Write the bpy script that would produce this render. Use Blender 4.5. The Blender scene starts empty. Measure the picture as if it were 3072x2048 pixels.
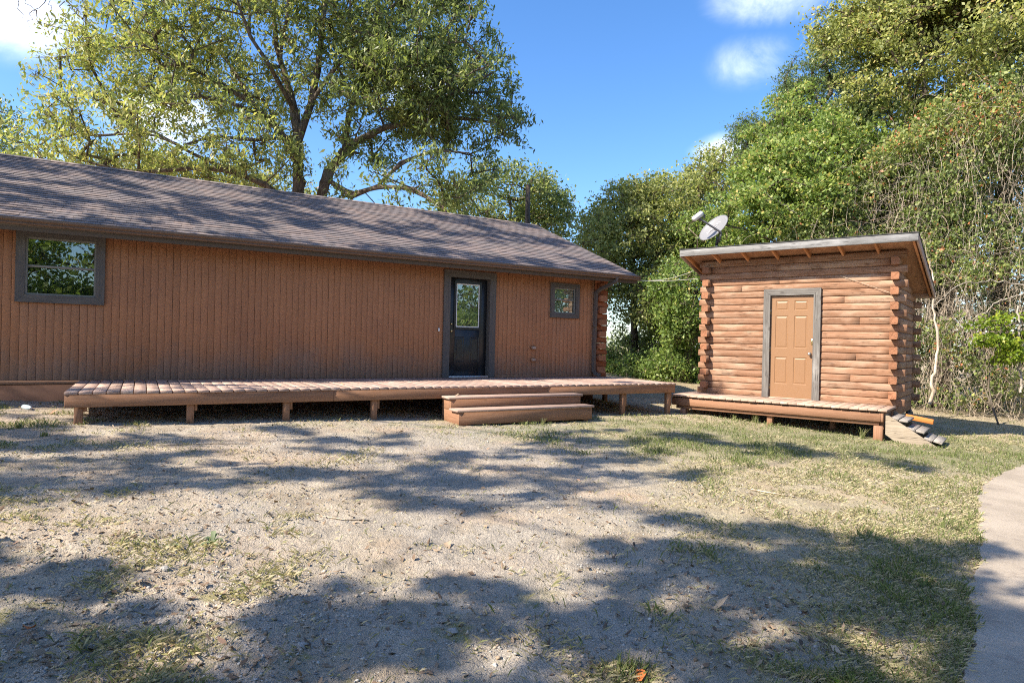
import bpy, math, random
import numpy as np
from mathutils import Vector, Matrix
rad = math.radians
random.seed(7)
RNG = np.random.default_rng(11)
S = bpy.context.scene
COL = S.collection

# ------------------------------------------------------------------ camera, world, sun
cam_d = bpy.data.cameras.new('camera'); cam = bpy.data.objects.new('camera', cam_d); COL.objects.link(cam)
cam_d.sensor_width = 36; cam_d.lens = 22.565; cam_d.clip_start = .05; cam_d.clip_end = 3000
cam.matrix_world = Matrix.Translation((0, 0, 1.5)) @ Matrix.Rotation(rad(90) + .0013, 4, 'X') @ Matrix.Rotation(.024, 4, 'Z')
S.camera = cam

SUN = Vector((-1.012, -.475, 1.0)).normalized()          # towards the sun
SX, SY = 1.012, .475                                     # shadow shift per metre of height
sun_d = bpy.data.lights.new('sun', 'SUN'); sun = bpy.data.objects.new('sun', sun_d); COL.objects.link(sun)
sun_d.energy = 5.0; sun_d.angle = rad(.53); sun_d.color = (1, .90, .74)
sun.rotation_euler = SUN.to_track_quat('Z', 'Y').to_euler(); sun.location = (-10, -5, 20)

W = bpy.data.worlds.new('World'); S.world = W; W.use_nodes = True
S.view_settings.view_transform = 'Standard'; S.view_settings.look = 'None'
S.view_settings.exposure = 1.22; S.view_settings.gamma = 1; S.view_settings.use_curve_mapping = False

S.render.engine = 'CYCLES'; S.cycles.pixel_filter_type = 'BLACKMAN_HARRIS'; S.cycles.filter_width = 1.05; S.cycles.use_denoising = False; S.cycles.sample_clamp_indirect = 2.5; S.cycles.caustics_reflective = False; S.cycles.caustics_refractive = False; S.cycles.diffuse_bounces = 3; S.cycles.max_bounces = 8

class NT:
    def __init__(s, tree): s.t = tree; s.n = tree.nodes; s.l = tree.links
    def new(s, kind, **kw):
        nd = s.n.new(kind)
        for k, v in kw.items():
            if k.startswith('i_'):
                key = k[2:]; key = int(key) if key.isdigit() else key.replace('_', ' ')
                s.put(nd.inputs[key], v)
            else: setattr(nd, k, v)
        return nd
    def put(s, sock, v):
        if isinstance(v, bpy.types.NodeSocket): s.l.new(v, sock)
        elif isinstance(v, bpy.types.Node): s.l.new(v.outputs[0], sock)
        else:
            if isinstance(v, (tuple, list)) and len(v) == 3 and sock.type == 'RGBA': v = (*v, 1)
            sock.default_value = v
    def math(s, op, a, b=0., c=None, clamp=False):
        nd = s.n.new('ShaderNodeMath'); nd.operation = op; nd.use_clamp = clamp
        s.put(nd.inputs[0], a); s.put(nd.inputs[1], b)
        if c is not None: s.put(nd.inputs[2], c)
        return nd.outputs[0]
    def mix(s, f, a, b, mode='MIX'):
        nd = s.n.new('ShaderNodeMix'); nd.data_type = 'RGBA'; nd.blend_type = mode
        s.put(nd.inputs[0], f); s.put(nd.inputs[6], a); s.put(nd.inputs[7], b)
        return nd.outputs[2]
    def noise(s, vec, scale, detail=4, rough=.55, dist=0.):
        nd = s.n.new('ShaderNodeTexNoise')
        s.put(nd.inputs['Scale'], scale); nd.inputs['Detail'].default_value = detail
        nd.inputs['Roughness'].default_value = rough; nd.inputs['Distortion'].default_value = dist
        if vec is not None: s.l.new(vec, nd.inputs['Vector'])
        return nd.outputs['Fac']
    def rng(s, v, a, b, c=0., d=1.):
        nd = s.n.new('ShaderNodeMapRange'); nd.clamp = True; nd.interpolation_type = 'SMOOTHSTEP'
        s.put(nd.inputs[0], v)
        for i, q in enumerate((a, b, c, d)): nd.inputs[1 + i].default_value = q
        return nd.outputs[0]
    def scale(s, vec, sc):
        nd = s.n.new('ShaderNodeMapping'); s.l.new(vec, nd.inputs[0]); nd.inputs['Scale'].default_value = sc
        return nd.outputs[0]

w = NT(W.node_tree)
bg = W.node_tree.nodes['Background']; bg.inputs['Strength'].default_value = .135
sky = w.new('ShaderNodeTexSky', sky_type='NISHITA', sun_disc=False, sun_elevation=rad(41.8), sun_rotation=rad(244.9), altitude=100, air_density=1.0, dust_density=.8, ozone_density=2.6)
hs = w.new('ShaderNodeHueSaturation', i_Saturation=1.22, i_Value=.92, i_Color=sky)
gam = w.new('ShaderNodeMix', data_type='RGBA', blend_type='MULTIPLY'); gam.inputs[0].default_value = 1
w.l.new(hs.outputs[0], gam.inputs[6]); gam.inputs[7].default_value = (.88, .91, 1.0, 1)
tc = w.new('ShaderNodeTexCoord').outputs['Generated']
def cloud_at(d, r, lo=.42, hi=.8, stretch=(1, 1, 1.7)):
    d = Vector(d).normalized()
    sub = w.new('ShaderNodeVectorMath', operation='SUBTRACT'); w.l.new(tc, sub.inputs[0]); sub.inputs[1].default_value = d
    ml = w.new('ShaderNodeVectorMath', operation='MULTIPLY'); w.l.new(sub.outputs[0], ml.inputs[0]); ml.inputs[1].default_value = stretch
    ln = w.new('ShaderNodeVectorMath', operation='LENGTH'); w.l.new(ml.outputs[0], ln.inputs[0])
    m = w.rng(ln.outputs['Value'], 0, r, 1, 0)
    n = w.noise(w.scale(tc, (1, 1, 1.5)), 8.5, 9, .62, .5)
    return w.rng(w.math('MULTIPLY', m, w.math('SUBTRACT', w.math('MULTIPLY', n, 2.4), .35)), lo, hi)
cl = None
for args in (((-.80, 1, .50), .15, .16, 1.3), ((.385, 1, .57), .135, .16, 1.3), ((.36, 1, .445), .09, .12, 1.7), ((-.56, 1, .33), .13, .12, 1.0),
             ((-.62, 1, .17), .22, .10, 1.0), ((.325, 1, .30), .08, .14, 1.1), ((-.15, 1, .40), .13, .15, 1.2),
             ((.55, 1, .12), .22, .10, .9), ((1.4, 1, .6), .4, .12, .9), ((-1, -.6, .7), .5, .12, .9), ((.5, -1, .5), .4, .12, .9)):
    c = cloud_at(*args)
    cl = c if cl is None else w.math('MAXIMUM', cl, c)
skymix = w.mix(cl, gam.outputs[2], (5.6, 6.0, 6.9))
w.l.new(skymix, bg.inputs['Color'])

# ------------------------------------------------------------------ small helpers
def tag(o, label=None, cat=None, group=None, kind=None):
    if label: o['label'] = label
    if cat: o['category'] = cat
    if group: o['group'] = group
    if kind: o['kind'] = kind
    return o
def empty(name, loc=(0, 0, 0), rz=0., label=None, cat=None, group=None, parent=None):
    o = bpy.data.objects.new(name, None); COL.objects.link(o); o.location = loc; o.rotation_euler = (0, 0, rz)
    o.empty_display_size = .2
    if parent: o.parent = parent
    return tag(o, label, cat, group)
def link(name, me, mat=None, parent=None, loc=(0, 0, 0), rot=(0, 0, 0)):
    o = bpy.data.objects.new(name, me); COL.objects.link(o)
    if mat and not me.materials: me.materials.append(mat)
    o.location = loc; o.rotation_euler = rot
    if parent: o.parent = parent
    return o
def np_mesh(name, V, F, tone=None, smooth=False):
    """V (n,3); F list of (m,k) int arrays (same k within an array)"""
    me = bpy.data.meshes.new(name)
    if isinstance(F, np.ndarray): F = [F]
    V = np.asarray(V, np.float32)
    nl = sum(f.size for f in F); nf = sum(len(f) for f in F)
    me.vertices.add(len(V)); me.vertices.foreach_set('co', V.ravel())
    me.loops.add(nl); me.polygons.add(nf)
    me.loops.foreach_set('vertex_index', np.concatenate([f.ravel() for f in F]).astype(np.int32))
    tot = np.concatenate([np.full(len(f), f.shape[1], np.int32) for f in F])
    me.polygons.foreach_set('loop_start', np.concatenate([[0], np.cumsum(tot)[:-1]]).astype(np.int32))
    me.polygons.foreach_set('loop_total', tot)
    if smooth: me.polygons.foreach_set('use_smooth', np.ones(nf, bool))
    me.update(calc_edges=True)
    if tone is not None:
        a = me.attributes.new('tone', 'FLOAT', 'FACE'); a.data.foreach_set('value', np.asarray(tone, np.float32))
    me.validate()
    return me

_cb = {}
def cbox_mesh(name, dx, dy, dz, c, mat):
    key = (round(dx, 4), round(dy, 4), round(dz, 4), round(c, 4), mat.name, name)
    if key in _cb: return _cb[key]
    c = min(c, dx * .3, dy * .3, dz * .3)
    h = (dx / 2, dy / 2, dz / 2); V = []; idx = {}
    for sx in (-1, 1):
        for sy in (-1, 1):
            for sz in (-1, 1):
                s = (sx, sy, sz)
                for ax in range(3):
                    p = [s[i] * (h[i] - (0 if i == ax else c)) for i in range(3)]
                    idx[(s, ax)] = len(V); V.append(p)
    F4 = []; F3 = []
    for ax in range(3):
        a, b = [i for i in range(3) if i != ax]
        for sg in (-1, 1):
            q = []
            for (p, r) in ((-1, -1), (1, -1), (1, 1), (-1, 1)):
                s = [0, 0, 0]; s[ax] = sg; s[a] = p; s[b] = r; q.append(idx[(tuple(s), ax)])
            F4.append(q)
    for ax in range(3):                      # edges parallel to ax join faces a and b
        a, b = [i for i in range(3) if i != ax]
        for sa in (-1, 1):
            for sb in (-1, 1):
                s0 = [0, 0, 0]; s0[a] = sa; s0[b] = sb; s1 = list(s0); s0[ax] = -1; s1[ax] = 1
                s0, s1 = tuple(s0), tuple(s1)
                F4.append([idx[(s0, a)], idx[(s1, a)], idx[(s1, b)], idx[(s0, b)]])
    for sx in (-1, 1):
        for sy in (-1, 1):
            for sz in (-1, 1):
                F3.append([idx[((sx, sy, sz), 0)], idx[((sx, sy, sz), 1)], idx[((sx, sy, sz), 2)]])
    V = np.array(V); 
    def orient(F):
        out = []
        for f in F:
            P = V[f]; n = np.cross(P[1] - P[0], P[2] - P[0])
            out.append(f[::-1] if np.dot(n, P.mean(0)) < 0 else f)
        return np.array(out, np.int32)
    if c <= 0: me = np_mesh(name, V, [orient(F4[:6])])
    else: me = np_mesh(name, V, [orient(F4), orient(F3)])
    me.materials.append(mat); _cb[key] = me
    return me
def slab(name, parent, b, mat, c=.003, rot=(0, 0, 0), jit=0.):
    """box part from bounds b=(x0,x1,y0,y1,z0,z1) in the parent's space"""
    me = cbox_mesh(name, b[1] - b[0], b[3] - b[2], b[5] - b[4], c, mat)
    loc = Vector(((b[0] + b[1]) / 2, (b[2] + b[3]) / 2, (b[4] + b[5]) / 2))
    if jit: loc += Vector((0, 0, random.uniform(-jit, jit)))
    return link(name, me, None, parent, loc, rot)
def prism(pts, axis, a, b):
    """extrude 2D outline pts along axis from a to b -> (V,F4,Fends)"""
    n = len(pts); V = []
    for t in (a, b):
        for p, q in pts:
            V.append({'x': (t, p, q), 'y': (p, t, q), 'z': (p, q, t)}[axis])
    F = [[i, (i + 1) % n, n + (i + 1) % n, n + i] for i in range(n)]
    return np.array(V), F, [list(range(n))[::-1], list(range(n, 2 * n))]
def py_mesh(name, V, F, mat=None, smooth=False):
    me = bpy.data.meshes.new(name); me.from_pydata([tuple(map(float, v)) for v in V], [], [tuple(map(int, f)) for f in F])
    import bmesh
    bm = bmesh.new(); bm.from_mesh(me); bmesh.ops.recalc_face_normals(bm, faces=bm.faces); bm.to_mesh(me); bm.free()
    if smooth:
        for p in me.polygons: p.use_smooth = True
    me.update()
    if mat: me.materials.append(mat)
    return me
def prism_obj(name, parent, pts, axis, a, b, mat, loc=(0, 0, 0), rot=(0, 0, 0)):
    V, F, E = prism(pts, axis, a, b)
    return link(name, py_mesh(name, V, F + E, mat), None, parent, loc, rot)
def sweep(P, R, sides=6, flat=None):
    """tube along points P with radii R -> V,F(n,4)"""
    P = np.asarray(P, float); n = len(P); R = np.broadcast_to(np.asarray(R, float), (n,))
    T = np.gradient(P, axis=0); T /= np.linalg.norm(T, axis=1)[:, None] + 1e-9
    u = np.cross(T[0], (0, 0, 1.)); 
    if np.linalg.norm(u) < .1: u = np.cross(T[0], (0, 1., 0))
    u /= np.linalg.norm(u); U = []
    for i in range(n):
        u = u - T[i] * np.dot(u, T[i]); u /= np.linalg.norm(u) + 1e-9; U.append(u)
    U = np.array(U); Wv = np.cross(T, U)
    a = np.arange(sides) * 2 * np.pi / sides + (np.pi / 4 if sides == 4 else 0)
    V = P[:, None] + (U[:, None] * np.cos(a)[None, :, None] + Wv[:, None] * np.sin(a)[None, :, None]) * R[:, None, None]
    i = np.arange(n - 1)[:, None] * sides; j = np.arange(sides)[None]
    F = np.stack([i + j, i + (j + 1) % sides, i + sides + (j + 1) % sides, i + sides + j], -1).reshape(-1, 4)
    return V.reshape(-1, 3), F
def tube(name, parent, P, R, mat, sides=8, caps=True):
    V, F = sweep(P, R, sides); F = [list(f) for f in F]
    if caps: F += [list(range(sides))[::-1], list(range(len(V) - sides, len(V)))]
    return link(name, py_mesh(name, V, F, mat, smooth=sides > 4), None, parent)
def lathe(name, parent, prof, mat, n=20, loc=(0, 0, 0), rot=(0, 0, 0), smooth=True):
    """prof: (r,z) list spun about z"""
    V = []; F = []
    for r, z in prof:
        for k in range(n): V.append((r * math.cos(2 * math.pi * k / n), r * math.sin(2 * math.pi * k / n), z))
    for i in range(len(prof) - 1):
        for k in range(n): F.append([i * n + k, i * n + (k + 1) % n, (i + 1) * n + (k + 1) % n, (i + 1) * n + k])
    F += [list(range(n))[::-1], list(range((len(prof) - 1) * n, len(prof) * n))]
    return link(name, py_mesh(name, V, F, mat, smooth), None, parent, loc, rot)

# smooth value noise for geometry
_perm = np.random.default_rng(5).random((256, 256))
def vnoise(x, y):
    xi = np.floor(x).astype(int); yi = np.floor(y).astype(int); fx = x - xi; fy = y - yi
    fx = fx * fx * (3 - 2 * fx); fy = fy * fy * (3 - 2 * fy)
    g = lambda a, b: _perm[a & 255, b & 255]
    return (g(xi, yi) * (1 - fx) + g(xi + 1, yi) * fx) * (1 - fy) + (g(xi, yi + 1) * (1 - fx) + g(xi + 1, yi + 1) * fx) * fy
def fbm(x, y, s, o=4):
    t = 0; a = 1; n = 0
    for k in range(o):
        t = t + a * vnoise(x * s + 17.3 * k, y * s - 9.1 * k); n += a; a *= .5; s *= 2.07
    return t / n

# ------------------------------------------------------------------ materials
def new_mat(name):
    m = bpy.data.materials.new(name); m.use_nodes = True; t = NT(m.node_tree)
    return m, t, m.node_tree.nodes['Principled BSDF']
def plain(name, col, rough=.5, metal=0., spec=.4, nz=.12, nscale=20., bump=.0):
    m, t, b = new_mat(name)
    oc = t.new('ShaderNodeTexCoord').outputs['Object']
    n = t.noise(oc, nscale, 5)
    c = t.mix(n, tuple(max(0, q * (1 - nz)) for q in col), tuple(min(1, q * (1 + nz)) for q in col))
    t.put(b.inputs['Base Color'], c); b.inputs['Roughness'].default_value = rough; b.inputs['Metallic'].default_value = metal
    b.inputs['Specular IOR Level'].default_value = spec
    if bump:
        bp = t.new('ShaderNodeBump', i_Strength=bump, i_Distance=.004); t.put(bp.inputs['Height'], n); t.l.new(bp.outputs[0], b.inputs['Normal'])
    return m
def wood(name, c1, c2, axis=0, fine=34., along=1.2, rough=.75, bump=.5, weather=None, wamt=(.5, .75), var=.16, crack=0., knots=True, spec=.25):
    m, t, b = new_mat(name)
    oc = t.new('ShaderNodeTexCoord').outputs['Object']
    rnd = t.new('ShaderNodeObjectInfo').outputs['Random']
    off = t.new('ShaderNodeVectorMath', operation='ADD'); t.l.new(oc, off.inputs[0])
    cmb = t.new('ShaderNodeCombineXYZ')
    for i, k in enumerate((37., 91., 53.)): t.put(cmb.inputs[i], t.math('MULTIPLY', rnd, k))
    t.l.new(cmb.outputs[0], off.inputs[1]); v = off.outputs[0]
    sc = [fine] * 3; sc[axis] = along
    gv = t.scale(v, sc)
    g1 = t.noise(gv, 1., 6, .65, .4)
    sc2 = [fine * 3.5] * 3; sc2[axis] = along * 4
    g2 = t.noise(t.scale(v, sc2), 1., 3, .6)
    big = t.noise(t.scale(v, [1.4 if i == axis else 3.5 for i in range(3)]), 1., 4, .6)
    f = t.math('ADD', t.math('MULTIPLY', g1, .65), t.math('MULTIPLY', g2, .35))
    col = t.mix(t.rng(f, .3, .7), c1, c2)
    if weather:
        col = t.mix(t.rng(t.math('ADD', big, t.math('MULTIPLY', t.math('SUBTRACT', g1, .5), .35)), *wamt), col, weather)
    h = f
    if crack:
        sc3 = [fine * .9] * 3; sc3[axis] = along * .6
        ck = t.noise(t.scale(v, sc3), 1., 2, .5, .3)
        line = t.rng(t.math('ABSOLUTE', t.math('SUBTRACT', ck, .5)), 0, .016, 1, 0)
        mask = t.rng(t.noise(v, 3.1, 2), .48, .6)
        line = t.math('MULTIPLY', line, t.math('MULTIPLY', mask, crack))
        col = t.mix(line, col, tuple(q * .22 for q in c1)); h = t.math('SUBTRACT', f, t.math('MULTIPLY', line, 1.2))
    if knots:
        vo = t.new('ShaderNodeTexVoronoi', i_Scale=1.); t.l.new(t.scale(v, [2.6 if i == axis else 7. for i in range(3)]), vo.inputs['Vector'])
        kn = t.rng(vo.outputs['Distance'], .05, .16, .6, 0)
        col = t.mix(kn, col, tuple(q * .42 for q in c1))
    val = t.new('ShaderNodeHueSaturation', i_Color=col); t.put(val.inputs['Value'], t.math('ADD', 1 - var, t.math('MULTIPLY', rnd, 2 * var)))
    t.l.new(val.outputs[0], b.inputs['Base Color']); b.inputs['Roughness'].default_value = rough; b.inputs['Specular IOR Level'].default_value = spec
    bp = t.new('ShaderNodeBump', i_Strength=bump, i_Distance=.006); t.put(bp.inputs['Height'], h); t.l.new(bp.outputs[0], b.inputs['Normal'])
    return m

M = {}
STAIN = ((.235, .098, .050), (.335, .150, .083))
for ax, nm in enumerate('xyz'):
    M['deck_' + nm] = wood('deck_stain_' + nm, (.31, .205, .165), (.46, .33, .27), ax, fine=50, along=2.2, weather=(.52, .42, .355), wamt=(.5, .8), bump=.35, crack=.4)
    M['rim_' + nm] = wood('rim_stain_' + nm, (.225, .112, .065), (.32, .18, .112), ax, fine=55, along=2.2, weather=(.25, .155, .105), wamt=(.6, .95), var=.05, bump=.25, crack=.25)
    M['log_' + nm] = wood('log_stain_' + nm, (.19, .088, .045), (.32, .19, .125), ax, fine=40, along=1.6, weather=(.36, .24, .168), wamt=(.46, .70), bump=.9, crack=1., var=.12)
    M['logd_' + nm] = wood('log_dark_' + nm, (.20, .065, .03), (.34, .13, .065), ax, fine=26, along=.9, weather=(.30, .12, .06), wamt=(.5, .78), bump=.7, crack=.7, var=.14)
    M['sdeck_' + nm] = wood('shed_deck_stain_' + nm, (.34, .225, .17), (.48, .35, .27), ax, weather=(.56, .46, .38), wamt=(.5, .8), bump=.35, crack=.4)
    M['grey_' + nm] = wood('grey_wood_' + nm, (.09, .082, .078), (.18, .17, .16), ax, fine=30, weather=(.30, .29, .28), wamt=(.52, .85), bump=.7, crack=1., var=.06)
    M['silver_' + nm] = wood('silver_wood_' + nm, (.14, .138, .138), (.25, .248, .25), ax, fine=30, weather=(.33, .33, .34), wamt=(.45, .75), bump=.7, crack=1., var=.04)
    M['trim_' + nm] = wood('trim_' + nm, (.075, .070, .068), (.115, .105, .10), ax, weather=(.15, .14, .13), wamt=(.55, .85), bump=.3, knots=False, var=.06)
M['tread_grey'] = wood('tread_grey_wood', (.20, .175, .155), (.34, .31, .285), 1, bump=.6, crack=1.)
M['stringer'] = wood('stringer_wood', (.25, .20, .15), (.38, .32, .25), 0, weather=(.30, .16, .09), wamt=(.60, .8), bump=.6, crack=1.)
M['orange'] = wood('fresh_orange_wood', (.42, .14, .035), (.56, .22, .06), 0, bump=.2)
M['end'] = wood('end_grain', (.22, .09, .045), (.33, .16, .09), 1, fine=30, along=30, crack=.9, bump=.6)
M['rafter'] = wood('rafter_wood', (.40, .17, .07), (.55, .27, .13), 1)
M['osb'] = wood('soffit_board', (.28, .14, .08), (.44, .25, .15), 1, fine=16, along=7)

def siding():
    m, t, b = new_mat('siding')
    oc = t.new('ShaderNodeTexCoord').outputs['Object']; rnd = t.new('ShaderNodeObjectInfo').outputs['Random']
    gp = t.new('ShaderNodeNewGeometry').outputs['Position']
    off = t.new('ShaderNodeVectorMath', operation='ADD'); t.l.new(oc, off.inputs[0])
    cmb = t.new('ShaderNodeCombineXYZ'); t.put(cmb.inputs[2], t.math('MULTIPLY', rnd, 37.)); t.put(cmb.inputs[0], t.math('MULTIPLY', rnd, 11.)); t.l.new(cmb.outputs[0], off.inputs[1])
    saw = t.noise(t.scale(off.outputs[0], (9, 9, 150)), 1., 3, .7)
    grain = t.noise(t.scale(off.outputs[0], (60, 60, 2.0)), 1., 5, .6)
    f = t.math('ADD', t.math('MULTIPLY', saw, .75), t.math('MULTIPLY', grain, .25))
    col = t.mix(t.rng(f, .2, .8), (.32, .142, .070), (.44, .215, .118))
    big = t.noise(gp, .9, 5, .6)
    col = t.mix(t.rng(big, .45, .75, 0, .5), col, (.27, .13, .08))
    z = t.new('ShaderNodeSeparateXYZ', i_0=gp).outputs[2]
    dirt = t.rng(t.math('SUBTRACT', z, t.math('MULTIPLY', t.noise(gp, 1.7, 5, .65), 1.5)), -.1, .75, .75, 0)   # rain splash and dust
    col = t.mix(dirt, col, (.27, .19, .155))
    col = t.mix(t.rng(t.noise(gp, 4., 4, .7), .68, .76, 0, .45), col, (.10, .05, .035))
    val = t.new('ShaderNodeHueSaturation', i_Color=col); t.put(val.inputs['Value'], t.math('ADD', .95, t.math('MULTIPLY', rnd, .10)))
    t.l.new(val.outputs[0], b.inputs['Base Color']); b.inputs['Roughness'].default_value = .85; b.inputs['Specular IOR Level'].default_value = .2
    bp = t.new('ShaderNodeBump', i_Strength=.5, i_Distance=.005); t.put(bp.inputs['Height'], f); t.l.new(bp.outputs[0], b.inputs['Normal'])
    return m
M['siding'] = siding()
M['groove'] = plain('siding_groove', (.13, .06, .034), .9)

def shingle_mat():
    m, t, b = new_mat('shingle')
    gp = t.new('ShaderNodeNewGeometry'); rnd = t.new('ShaderNodeObjectInfo').outputs['Random']
    r = t.math('FRACT', t.math('ADD', gp.outputs['Random Per Island'], rnd))
    n = t.noise(gp.outputs['Position'], 260, 2, .6); n2 = t.noise(gp.outputs['Position'], 1.3, 4)
    cr = t.new('ShaderNodeValToRGB'); t.put(cr.inputs[0], r)
    e = cr.color_ramp.elements; e[0].position = 0; e[0].color = (.19, .165, .165, 1); e[1].position = 1; e[1].color = (.30, .245, .235, 1)
    for p, c in ((.35, (.245, .21, .21, 1)), (.65, (.225, .18, .172, 1)), (.8, (.32, .245, .215, 1))):
        q = cr.color_ramp.elements.new(p); q.color = c
    col = t.mix(t.rng(n, .3, .7), cr.outputs[0], (.25, .225, .23), 'OVERLAY')
    col = t.mix(t.math('MULTIPLY', n2, .35), col, (.20, .185, .175))
    t.l.new(col, b.inputs['Base Color']); b.inputs['Roughness'].default_value = .85; b.inputs['Specular IOR Level'].default_value = .3
    bp = t.new('ShaderNodeBump', i_Strength=.5, i_Distance=.003); t.put(bp.inputs['Height'], n); t.l.new(bp.outputs[0], b.inputs['Normal'])
    return m
M['shingle'] = shingle_mat()
M['gutter'] = plain('gutter_brown', (.15, .095, .065), .45, nz=.2, nscale=6)
M['fascia'] = plain('fascia_dark', (.075, .06, .05), .7)
M['soffit'] = plain('soffit_brown', (.13, .06, .035), .8)
M['spout'] = plain('downspout_paint', (.10, .085, .08), .45)
M['black_paint'] = plain('black_door_paint', (.014, .015, .018), .38, spec=.5, bump=.08, nscale=120)
M['tan_paint'] = plain('tan_door_paint', (.245, .135, .07), .42, spec=.4, nz=.05, nscale=3)
M['white_plastic'] = plain('white_plastic', (.72, .72, .72), .4)
M['brass'] = plain('brass', (.62, .50, .26), .28, metal=.9)
M['steel'] = plain('steel', (.45, .44, .43), .35, metal=.9)
M['alu'] = plain('threshold_aluminium', (.70, .72, .76), .3, metal=.6)
M['sash'] = plain('window_sash', (.20, .195, .18), .5)
M['concrete_found'] = plain('foundation_paint', (.10, .05, .035), .9, nz=.35, nscale=8, bump=.4)
M['membrane'] = plain('roofing_membrane', (.03, .03, .033), .8)
M['dish'] = plain('dish_paint', (.20, .20, .215), .45, nz=.04, nscale=3)
M['dish_print'] = plain('dish_print', (.42, .40, .42), .5, nz=.02)
M['dish_arm'] = plain('dish_arm_metal', (.10, .10, .11), .5)
M['lnb'] = plain('white_receiver', (.55, .55, .54), .4, nz=.03)
M['cable'] = plain('white_cable', (.42, .40, .37), .6)
M['cable_dark'] = plain('black_cable', (.02, .02, .02), .5)
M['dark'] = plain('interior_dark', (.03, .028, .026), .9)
M['curtain'] = plain('curtain_cloth', (.88, .84, .76), .9, nz=.15, nscale=14)
M['blind'] = plain('blind_slat', (.55, .57, .60), .5, nz=.05)
M['bottle'] = plain('bottle_plastic', (.62, .75, .80), .25, nz=.1)

def glass(refl=.14):
    m = bpy.data.materials.new('window_glass'); m.use_nodes = True; t = NT(m.node_tree); t.n.clear()
    out = t.new('ShaderNodeOutputMaterial')
    gp = t.new('ShaderNodeNewGeometry').outputs['Position']
    bp = t.new('ShaderNodeBump', i_Strength=.06, i_Distance=.01); t.put(bp.inputs['Height'], t.noise(gp, 3.2, 2, .5))
    gl = t.new('ShaderNodeBsdfGlossy', i_Roughness=.01, i_Color=(.95, .98, .96)); t.l.new(bp.outputs[0], gl.inputs['Normal'])
    tr = t.new('ShaderNodeBsdfTransparent', i_Color=(.8, .84, .82))
    fr = t.new('ShaderNodeFresnel', i_IOR=1.5)
    fac = t.math('ADD', t.math('MULTIPLY', fr.outputs[0], 1.7), refl, clamp=True)
    mx = t.new('ShaderNodeMixShader'); t.put(mx.inputs[0], fac); t.l.new(tr.outputs[0], mx.inputs[1]); t.l.new(gl.outputs[0], mx.inputs[2])
    t.l.new(mx.outputs[0], out.inputs[0]); return m
M['glass'] = glass(.09)

def leaf_mat(name, cols, trans=.35, rough=.45, spec=.35):
    """cols: list of (pos, colour) over the per leaf 'tone'"""
    m = bpy.data.materials.new(name); m.use_nodes = True; t = NT(m.node_tree)
    b = m.node_tree.nodes['Principled BSDF']; out = m.node_tree.nodes['Material Output']
    at = t.new('ShaderNodeAttribute', attribute_name='tone').outputs['Fac']
    cr = t.new('ShaderNodeValToRGB'); t.put(cr.inputs[0], at)
    e = cr.color_ramp.elements
    e[0].position = cols[0][0]; e[0].color = (*cols[0][1], 1); e[1].position = cols[-1][0]; e[1].color = (*cols[-1][1], 1)
    for p, c in cols[1:-1]: q = e.new(p); q.color = (*c, 1)
    col = cr.outputs[0]
    t.l.new(col, b.inputs['Base Color']); b.inputs['Roughness'].default_value = rough; b.inputs['Specular IOR Level'].default_value = spec
    tl = t.new('ShaderNodeBsdfTranslucent'); t.l.new(t.mix(.35, col, (.75, .85, .15), 'OVERLAY'), tl.inputs[0])
    mx = t.new('ShaderNodeMixShader'); mx.inputs[0].default_value = trans
    t.l.new(b.outputs[0], mx.inputs[1]); t.l.new(tl.outputs[0], mx.inputs[2]); t.l.new(mx.outputs[0], out.inputs[0])
    return m
def bark(name, c1, c2):
    m, t, b = new_mat(name)
    gp = t.new('ShaderNodeNewGeometry').outputs['Position']
    n = t.noise(t.scale(gp, (14, 14, 3)), 1., 6, .65, .5); n2 = t.noise(gp, 1.2, 3)
    col = t.mix(t.rng(n, .35, .65), c1, c2); col = t.mix(t.rng(n2, .5, .7, 0, .4), col, (.20, .20, .17))
    t.l.new(col, b.inputs['Base Color']); b.inputs['Roughness'].default_value = .9; b.inputs['Specular IOR Level'].default_value = .15
    bp = t.new('ShaderNodeBump', i_Strength=.9, i_Distance=.03); t.put(bp.inputs['Height'], n); t.l.new(bp.outputs[0], b.inputs['Normal'])
    return m
M['bark'] = bark('bark_brown', (.055, .042, .032), (.17, .13, .10))
M['bark_pale'] = bark('bark_pale', (.20, .17, .14), (.46, .41, .35))
M['vine'] = bark('vine_stem', (.30, .23, .17), (.62, .53, .43))
M['oak_leaf'] = leaf_mat('oak_leaf', [(0, (.10, .13, .05)), (.45, (.19, .235, .085)), (.8, (.34, .37, .12)), (1, (.46, .42, .16))], .46)
M['broad_leaf'] = leaf_mat('broad_leaf', [(0, (.10, .155, .045)), (.5, (.21, .295, .08)), (.85, (.36, .42, .12)), (1, (.50, .40, .15))], .46)
M['yellow_leaf'] = leaf_mat('yellow_green_leaf', [(0, (.17, .20, .07)), (.5, (.36, .38, .135)), (.85, (.52, .49, .18)), (1, (.58, .36, .18))], .46)
M['bright_leaf'] = leaf_mat('bright_leaf', [(0, (.12, .20, .02)), (.6, (.25, .33, .035)), (1, (.42, .42, .05))], .45)
M['cedar_leaf'] = leaf_mat('cedar_needles', [(0, (.08, .12, .05)), (.6, (.17, .23, .09)), (1, (.28, .32, .12))], .4)
M['ivy_leaf'] = leaf_mat('ivy_leaf', [(0, (.10, .14, .055)), (.5, (.22, .28, .09)), (.88, (.42, .43, .15)), (.95, (.46, .18, .09)), (1, (.50, .2, .1))], .42)
M['grass'] = leaf_mat('grass_blade', [(0, (.10, .135, .04)), (.35, (.19, .22, .08)), (.52, (.31, .285, .15)), (.8, (.46, .385, .25)), (1, (.60, .51, .36))], .3, .6)
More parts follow.
